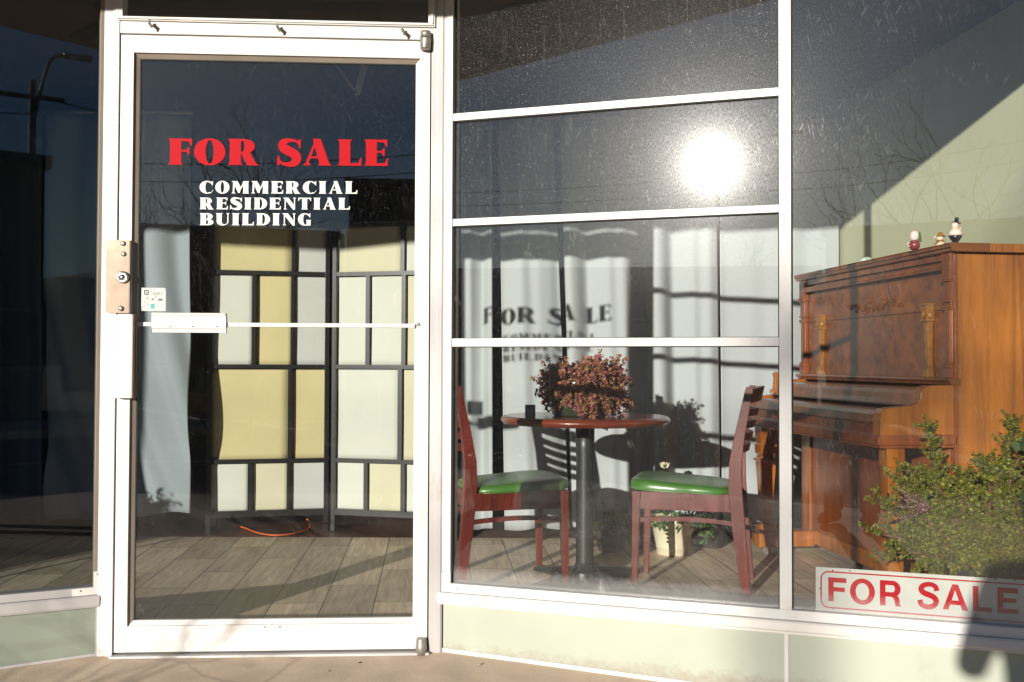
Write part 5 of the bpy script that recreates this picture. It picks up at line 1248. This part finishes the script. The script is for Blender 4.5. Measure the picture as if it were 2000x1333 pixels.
g = MB(); g.lathe([(.002, .030), (.010, .034), (.0145, .043), (.0135, .052), (.007, .059), (.001, .060)], (0, 0, 0), 24); g.lathe([(.002, 0), (.0005, .016)], (-.016, -.004, .042), 8); child(g.build('head', M['ceram']), f2)
g = MB(); g.lathe([(.001, .069), (.008, .068), (.011, .060), (.012, .057), (.021, .052), (.0215, .0505), (.012, .052), (.0115, .053)], (.002, 0, 0), 24); child(g.build('hat', M['gold']), f2)
g = MB(); g.tube([(.012*math.cos(a), .012*math.sin(a), .033) for a in [i*math.pi/8 for i in range(17)]], .0035, 8); g.tube([(-.008, -.012, .033), (-.017, -.014, .024), (-.026, -.012, .020)], .003, 8); g.tube([(.008, -.012, .033), (.014, -.016, .022)], .003, 8); child(g.build('scarf', M['gold']), f2)
g = MB(); g.tube([(-.018, -.004, .048), (-.024, -.004, .052), (-.024, -.004, .040)], .0036, 8); child(g.build('bird', M['ceramp']), f2)
p = onlid(1866, -.055)
f3 = empty('figurine', p, 'tall round snowman figurine with black top hat and pointed black base', 'figurine', 'figurines on the piano')
g = MB(); g.lathe([(.005, 0), (.0055, .004), (.010, .014), (.020, .028), (.0265, .040), (.0255, .0405)], (0, 0, 0), 28); child(g.build('base', M['ceramb']), f3)
g = MB(); g.lathe([(.0255, .0405), (.0268, .046), (.024, .058), (.015, .068), (.008, .071)], (0, 0, 0), 28); child(g.build('body', M['ceramp']), f3)
g = MB(); g.lathe([(.004, .069), (.0115, .075), (.0135, .084), (.010, .092), (.001, .095)], (-.001, 0, 0), 24)
for sx in (-.005, .004): g.lathe([(.0003, -.001), (.0013, 0), (.0003, .001)], (sx, -.0135, .086), 6)
child(g.build('head', M['ceramp']), f3)
g = MB(); g.lathe([(.017, .0895), (.0175, .091), (.009, .092), (.0075, .112), (.0005, .1125)], (0, 0, 0), 20); o = child(g.build('hat', M['ceramb']), f3); o.rotation_euler = (0, R(9), 0); o.location = (-.010, 0, .002)
g = MB(); g.tube([(.012*math.cos(a), .012*math.sin(a), .071) for a in [i*math.pi/8 for i in range(17)]], .003, 8); g.tube([(-.004, -.012, .071), (-.002, -.018, .060), (.001, -.021, .052)], .0025, 8); g.tube([(.016, -.004, .060), (.018, -.006, .068), (.016, -.006, .074)], .002, 6); child(g.build('scarf', M['ceram']), f3)
p = onlid(1691, -.03)
g = MB(); g.lathe([(.030, 0), (.034, .004), (.033, .014), (.024, .024), (.012, .028), (.001, .0285)], (0, 0, 0), 28)
gm = mat('frosted_glass', (.42, .50, .42), .25, coat=.5, var=.3, vscale=60); tag(g.build('glass_dome', gm, mat_w=Matrix.Translation(p)), 'low greenish glass dish lying upside down on the piano lid', 'dish')

# ================================================================== ACROSS THE STREET (seen mirrored in the glass)
def D(a, dist, z=0): a = R(a); return Vector((-.3-dist*math.sin(a), 3.2-dist*math.cos(a), z))
def house(name, label, a0, a1, dist, h, m_, roof='flat', depth=7, wins=2):
    p = D(a0, dist); q = D(a1, dist); c = (p+q)/2; W_ = (q-p).length; d = (q-p).normalized(); az = math.atan2(d.y, d.x)
    n = Vector((-d.y, d.x, 0)); 
    if n.dot(Vector((0, 3, 0))-c) < 0: az += math.pi
    e = empty(name, Matrix.Translation(Vector((c.x, c.y, GZ-.2))) @ Matrix.Rotation(az, 4, 'Z'), label, 'building')
    # local +y faces the shop
    H = h+.2
    g = MB(); g.box(-W_/2, W_/2, -depth, 0, -.4, H); child(g.build('wall', m_), e)
    if roof == 'gable':
        g = MB(); g.prism([(-W_/2-.3, H-.05), (W_/2+.3, H-.05), (0, H+W_*.22)], lambda a, b: (a, -depth-.3, b), lambda a, b: (a, .35, b)); child(g.build('roof', M['roof']), e)
    else:
        g = MB(); g.box(-W_/2-.12, W_/2+.12, -depth-.1, .12, H, H+.25); child(g.build('roof', M['roof']), e)
    for fl in range(max(1, int(h/2.9))):
        for k in range(wins):
            x = -W_/2+W_*(k+.5)/wins; z = .2+.9+fl*2.8
            g = MB(); g.box(x-.55, x+.55, .001, .06, z, z+1.3); o = child(g.build('window', M['render']), e)
            g2 = MB(); g2.box(x-.47, x+.47, .061, .066, z+.08, z+1.22); o2 = g2.build('pane', M['rubber']); o2.parent = o
    g = MB(); g.box(-.5, .5, .001, .05, 0.2, 2.3); child(g.build('door', M['bronze'], bevel=.01), e)
    return e
house('corner_shop', 'dark flat-roofed corner shop across the street beside the street lamp', -24.2, -8, 19, 5.2, M['brick'], wins=5)
house('town_house', 'dark two-storey house with slatted fence across the street', -7, 3.4, 24, 5.9, M['brick'], 'flat', wins=3)
house('cottage', 'low flat-roofed cottage across the street behind bare trees', 4, 17, 30, 5.2, M['brick'], 'flat', wins=3)
house('low_store', 'long low store across the street under the sun', 17.5, 42, 30, 4.0, M['brick'], wins=6)
house('warehouse', 'wide low warehouse at the far left end of the street', -52, -27.0, 42, 4.4, M['brick'], wins=6)
# slatted fence in front of the town house
fa, fb_ = D(-2.2, 17), D(4.6, 17); fd = (fb_-fa); fL = fd.length; fn = empty('slat_fence', Matrix.Translation(Vector((fa.x, fa.y, GZ-.2))) @ Matrix.Rotation(math.atan2(fd.y, fd.x), 4, 'Z'), 'tall dark fence of upright slats across the street', 'fence')
g = MB(); x = 0
while x < fL: g.box(x, x+.09, 0, .02, .05, 3.9+.1*math.sin(x*5)); x += .13
child(g.build('slats', M['plank']), fn)
g = MB(); g.box(0, fL, .02, .06, .6, .7); g.box(0, fL, .02, .06, 3.2, 3.3); child(g.build('rail', M['plank']), fn)
g = MB(); g.add([(-400, -300, 0), (400, -300, 0), (400, -300, 22), (260, -330, 30), (120, -300, 20), (0, -320, 26), (-60, -300, 24), (-160, -310, 44), (-300, -330, 52), (-400, -300, 40)], [list(range(10))])
hv = []
# rolling hills far away
N = 60; vs = []; fs = []
for i in range(N+1):
    a = -75+150*i/N; r0 = 260; zt_ = 24+9*math.sin(a*.11)+6*math.sin(a*.31+1)+14*math.exp(-((a+30)/14)**2)
    for r_, z in ((r0, -1), (r0+60, zt_*.7), (r0+130, zt_), (r0+220, -1)): p = D(a, r_, z); vs.append(p)
for i in range(N):
    for j in range(3): k = i*4+j; fs.append([k, k+1, k+5, k+4])
g = MB(); g.add(vs, fs, sm=True); tag(g.build('hills', M['hill']), kind='structure')
# street lamps and wires
def lamp(name, label, a, dist, hpole, arm, gap=0):
    P = D(a, dist); P.z = GZ-.1
    e = empty(name, P, label, 'street lamp', 'street lamps')
    view = (Vector((0, 3, 0))-P).normalized(); side = Vector((view.y, -view.x, 0)).normalized()*arm[2]
    g = MB(); g.tube([(0, 0, 0), (0, 0, hpole)], [.12, .075], 12); child(g.build('pole', M['steel']), e)
    P_ = smooth([Vector((0, 0, hpole-1.2)), Vector((0, 0, hpole-.5))+side*.12, Vector((0, 0, hpole+arm[1]*.75))+side*arm[0]*.5, Vector((0, 0, hpole+arm[1]))+side*arm[0]], 6)
    g = MB(); g.tube(P_, .045, 8); child(g.build('arm', M['steel']), e)
    q = P_[-1]; g = MB(); g.obox(q-side*.1, q+side*.55, .22, .12); child(g.build('lamp_head', M['steel'], bevel=.03), e)
    g = MB(); g.obox(Vector((0, 0, hpole-.4))-side*.7, Vector((0, 0, hpole-.4))+side*.7, .08, .10); child(g.build('crossarm', M['bark']), e)
    return e, P+Vector((0, 0, hpole-.35))
e1, t1 = lamp('street_lamp', 'tall street lamp with curved arm mirrored in the dark left window', -23.9, 22, 7.9, (.75, .7, 1))
e2, t2 = lamp('street_lamp', 'street lamp with long arm mirrored beside the sun glare', 23.9, 40, 9.6, (3.0, 1.4, 1))
t3 = D(60, 45, 9); t4 = D(-60, 40, 8)
g = MB()
pl_ = empty('utility_pole', Vector((t3.x, t3.y, GZ-.1)), 'wooden utility pole down the street at the far end of the wires', 'pole')
g.tube([(0, 0, 0), (0, 0, 9.4)], [.14, .10], 10); g.box(-.9, .9, -.05, .05, 8.8, 8.92); child(g.build('post', M['bark']), pl_)
pl2 = empty('utility_pole', Vector((t4.x, t4.y, GZ-.1)), 'wooden utility pole beyond the warehouse', 'pole')
g = MB(); g.tube([(0, 0, 0), (0, 0, 8.4)], [.14, .10], 10); g.box(-.9, .9, -.05, .05, 7.8, 7.92); child(g.build('post', M['bark']), pl2)
def wire(p, q, sag, k): 
    P = [p.lerp(q, i/24)+Vector((0, 0, -sag*4*(i/24)*(1-i/24))) for i in range(25)]
    g = MB(); g.tube(P, .014, 5); tag(g.build('power_cable', M['rubber']), 'thin overhead cable sagging between poles above the street', 'cable', 'overhead cables')
for dz in (0, -.45): wire(t1+Vector((0, 0, dz)), t2+Vector((0, 0, dz*1.5)), .9, 0); wire(t2+Vector((0, 0, dz*1.5)), t3+Vector((0, 0, dz)), .6, 1)
wire(t4, t1, .5, 2)
# trees
def tree(name, label, loc_, h, seed, leafy=0, spread=.8, trunk=.11, depth=6, cat='tree', lean=(0, 0)):
    rnd = random.Random(seed); e = empty(name, loc_, label, cat); gt = MB(); gb = MB(); gl = MB()
    def grow(p, d, ln, r_, lv, g):
        n = 4; P = [p.copy()]
        for i in range(n): d = (d+rv(rnd)*.16+Vector((0, 0, .05))).normalized(); p = p+d*ln/n; P.append(p.copy())
        g.tube(P, [r_*(1-.35*i/n) for i in range(n+1)], 6 if lv < 3 else 4, caps=False)
        if lv >= depth:
            if leafy:
                for k in range(leafy): leaf(gl, p+rv(rnd)*.12*h/4, rv(rnd), rv(rnd), .06*h/4, .04*h/4)
            return
        for k in range(2 if lv else 3):
            o = rv(rnd); o = (o-d*o.dot(d)).normalized(); grow(p, (d+o*spread*rnd.uniform(.5, 1.1)).normalized(), ln*rnd.uniform(.62, .85), r_*.62, lv+1, gb)
        if rnd.random() < .6: o = rv(rnd); grow(P[2], (d+(o-d*o.dot(d)).normalized()*spread).normalized(), ln*.6, r_*.4, lv+2, gb)
    grow(Vector((0, 0, -.1)), Vector((lean[0], lean[1], 1)).normalized(), h*.30, trunk, 0, gt)
    child(gt.build('trunk', M['bark'], fix=False), e); child(gb.build('branches', M['twig'], fix=False), e)
    if leafy: child(gl.build('crown', M['leafgreen'], fix=False), e)
    return e
GT = GZ-.2
tree('bare_tree', 'bare winter tree across the street, nearest the slatted fence', D(8, 24, GT), 7.0, 3, depth=7)
tree('bare_tree', 'slim bare winter tree in front of the flat-roofed cottage', D(13.0, 27, GT), 6.2, 5, depth=7)
tree('bare_tree', 'wide bare winter tree beyond the long low store', D(23.0, 36, GT), 6.4, 9, trunk=.14)
tree('bare_tree', 'small bare street tree mirrored under the sun glare', D(24.8, 21, GT), 3.4, 12)
tree('leafy_tree', 'small leafy street tree on the near kerb, left of the shop front', Vector((-7.4, -8.6, GT)), 2.9, 15, leafy=10, depth=5, trunk=.07)
tree('leafy_tree', 'low leafy street tree on the near kerb, opposite the display window', Vector((-5.2, -9.6, GT)), 3.0, 19, leafy=10, depth=5, trunk=.07)
# twiggy shrub in a planter on the pavement
shp = Vector((-2.75, -.05, GZ-.02))
pe = empty('planter', shp, 'grey planter on the pavement holding a twiggy shrub', 'planter')
g = MB(); g.lathe([(.15, 0), (.20, .36), (.22, .36), (.22, .40), (.19, .40), (.18, .36)], (0, 0, 0), 24); child(g.build('tub', M['potd']), pe)
g = MB(); g.lathe([(.002, .37), (.18, .36)], (0, 0, 0), 16); child(g.build('soil', M['soil']), pe)
tree('twiggy_shrub', 'bare twiggy shrub growing in the grey planter', shp+Vector((0, 0, .37)), 1.05, 23, spread=1.0, trunk=.013, depth=5, cat='shrub')

tree('leafy_shrub', 'dense leafy street shrub at the kerb, opposite the mint panels', Vector((-1.72, -1.95, GZ-.06)), 1.42, 29, leafy=16, depth=4, trunk=.03, spread=1.0, cat='shrub')
# ================================================================== THE PHOTOGRAPHER (casts the shadow at the lower right)
pe = empty('person', Vector((-.33, -1.13, GZ-.045)), 'person in dark jacket and jeans on the pavement, holding a camera at chest height', 'person')
me = bpy.data.meshes.new('body'); 
J = {'pel': (0, 0, .93), 'wa': (0, 0, 1.08), 'ch': (0, -.01, 1.30), 'nk': (0, 0, 1.46), 'hd0': (0, .01, 1.53), 'hd1': (0, .02, 1.63), 'hd2': (0, .005, 1.72),
     'sl': (-.18, -.01, 1.40), 'el': (-.25, .03, 1.13), 'wl': (-.10, .26, 1.14), 'sr': (.18, -.01, 1.40), 'er': (.25, .03, 1.13), 'wr': (.08, .26, 1.14),
     'hl': (-.09, 0, .90), 'kl': (-.11, .03, .50), 'al': (-.13, -.01, .09), 'tl': (-.15, .14, .04), 'hr': (.09, 0, .90), 'kr': (.11, .03, .50), 'ar': (.13, -.01, .09), 'tr': (.15, .14, .04)}
RR = {'pel': .14, 'wa': .13, 'ch': .15, 'nk': .06, 'hd0': .07, 'hd1': .088, 'hd2': .07, 'sl': .07, 'el': .048, 'wl': .034, 'sr': .07, 'er': .048, 'wr': .034, 'hl': .10, 'kl': .065, 'al': .045, 'tl': .04, 'hr': .10, 'kr': .065, 'ar': .045, 'tr': .04}
E_ = ['pel-wa', 'wa-ch', 'ch-nk', 'nk-hd0', 'hd0-hd1', 'hd1-hd2', 'ch-sl', 'sl-el', 'el-wl', 'ch-sr', 'sr-er', 'er-wr', 'pel-hl', 'hl-kl', 'kl-al', 'al-tl', 'pel-hr', 'hr-kr', 'kr-ar', 'ar-tr']
keys = list(J); me.from_pydata([J[k] for k in keys], [tuple(keys.index(q) for q in e.split('-')) for e in E_], [])
bo = bpy.data.objects.new('body', me); COL.objects.link(bo); bo.parent = pe
sk = bo.modifiers.new('skin', 'SKIN'); sb = bo.modifiers.new('sub', 'SUBSURF'); sb.levels = sb.render_levels = 2
bpy.context.view_layer.update()
for i, k in enumerate(keys): me.skin_vertices[0].data[i].radius = (RR[k]*(1.25 if k in ('pel', 'wa', 'ch') else 1), RR[k]*(.8 if k in ('pel', 'wa', 'ch') else 1)); me.skin_vertices[0].data[i].use_root = (k == 'pel')
me.materials.append(M['coat'])
# head, hair, hands, trousers and camera as clothing and parts over the body
g = MB(); g.lathe([(.02, -.115), (.055, -.10), (.072, -.06), (.078, 0), (.074, .05), (.05, .095), (.01, .112)], (0, .015, 1.625), 24)
g.lathe([(.004, -.02), (.012, -.012), (.006, .02)], (0, .095, 1.615), 10)
for s in (-1, 1): g.lathe([(.002, -.012), (.009, 0), (.002, .012)], (s*.027, .084, 1.640), 8); g.lathe([(.004, -.028), (.013, 0), (.004, .028)], (s*.079, .005, 1.625), 10)
g.box(-.022, .022, .078, .086, 1.575, 1.583)
child(g.build('face', M['skin']), pe)
g = MB(); g.lathe([(.086, -.02), (.090, .03), (.080, .075), (.05, .112), (.005, .125)], (0, -.004, 1.630), 24); child(g.build('hair', M['hair']), pe)
for s in (-1, 1):
    g = MB(); w0 = Vector((s*.10, .265, 1.14)); pc = Vector((s*.075, .335, 1.125))
    g.tube([w0, (w0+pc)/2, pc], [.030, .036, .034], 10)
    for k in range(4):
        b0 = pc+Vector((0, .005, .030-.019*k)); l = (.062, .070, .066, .052)[k]
        g.tube([b0, b0+Vector((-s*.012, l*.55, 0)), b0+Vector((-s*.040, l*.75, 0)), b0+Vector((-s*.052, l*.5, 0))], [.0092, .0088, .008, .006], 8)
    t0 = pc+Vector((-s*.010, -.02, .030)); g.tube([t0, t0+Vector((-s*.025, .012, .022)), t0+Vector((-s*.045, .035, .022))], [.012, .010, .008], 8)
    child(g.build('hand', M['skin']), pe)
g = MB()
for s in (-1, 1): g.tube([(s*.085, 0, .97), (s*.10, .0, .78), (s*.112, .028, .50), (s*.128, .0, .25), (s*.132, -.008, .09)], [.125, .112, .082, .070, .066], 14)
child(g.build('jeans', M['jeans']), pe)
for s in (-1, 1):
    g = MB(); g.tube([(s*.132, -.05, .045), (s*.138, .05, .05), (s*.150, .15, .035), (s*.155, .19, .028)], [.048, .050, .042, .026], 12); child(g.build('shoe', M['rubber']), pe)
cb_ = empty('camera_body', Vector((-.33, -.80, .99)), 'black camera held by the person at chest height', 'camera')
g = MB(); g.box(-.065, .065, -.03, .03, -.045, .04); g.box(-.02, .02, -.02, .028, .04, .062); child(g.build('housing', M['rubber'], bevel=.006), cb_)
g = MB(); lz = [(.034, 0), (.034, .03), (.031, .05), (.028, .05), (.026, .045)]; g.lathe(lz, (0, 0, 0), 24); o = child(g.build('lens', M['steel']), cb_); o.rotation_euler = (R(-90), 0, 0); o.location = (0, .03, 0)
bpy.context.view_layer.update()
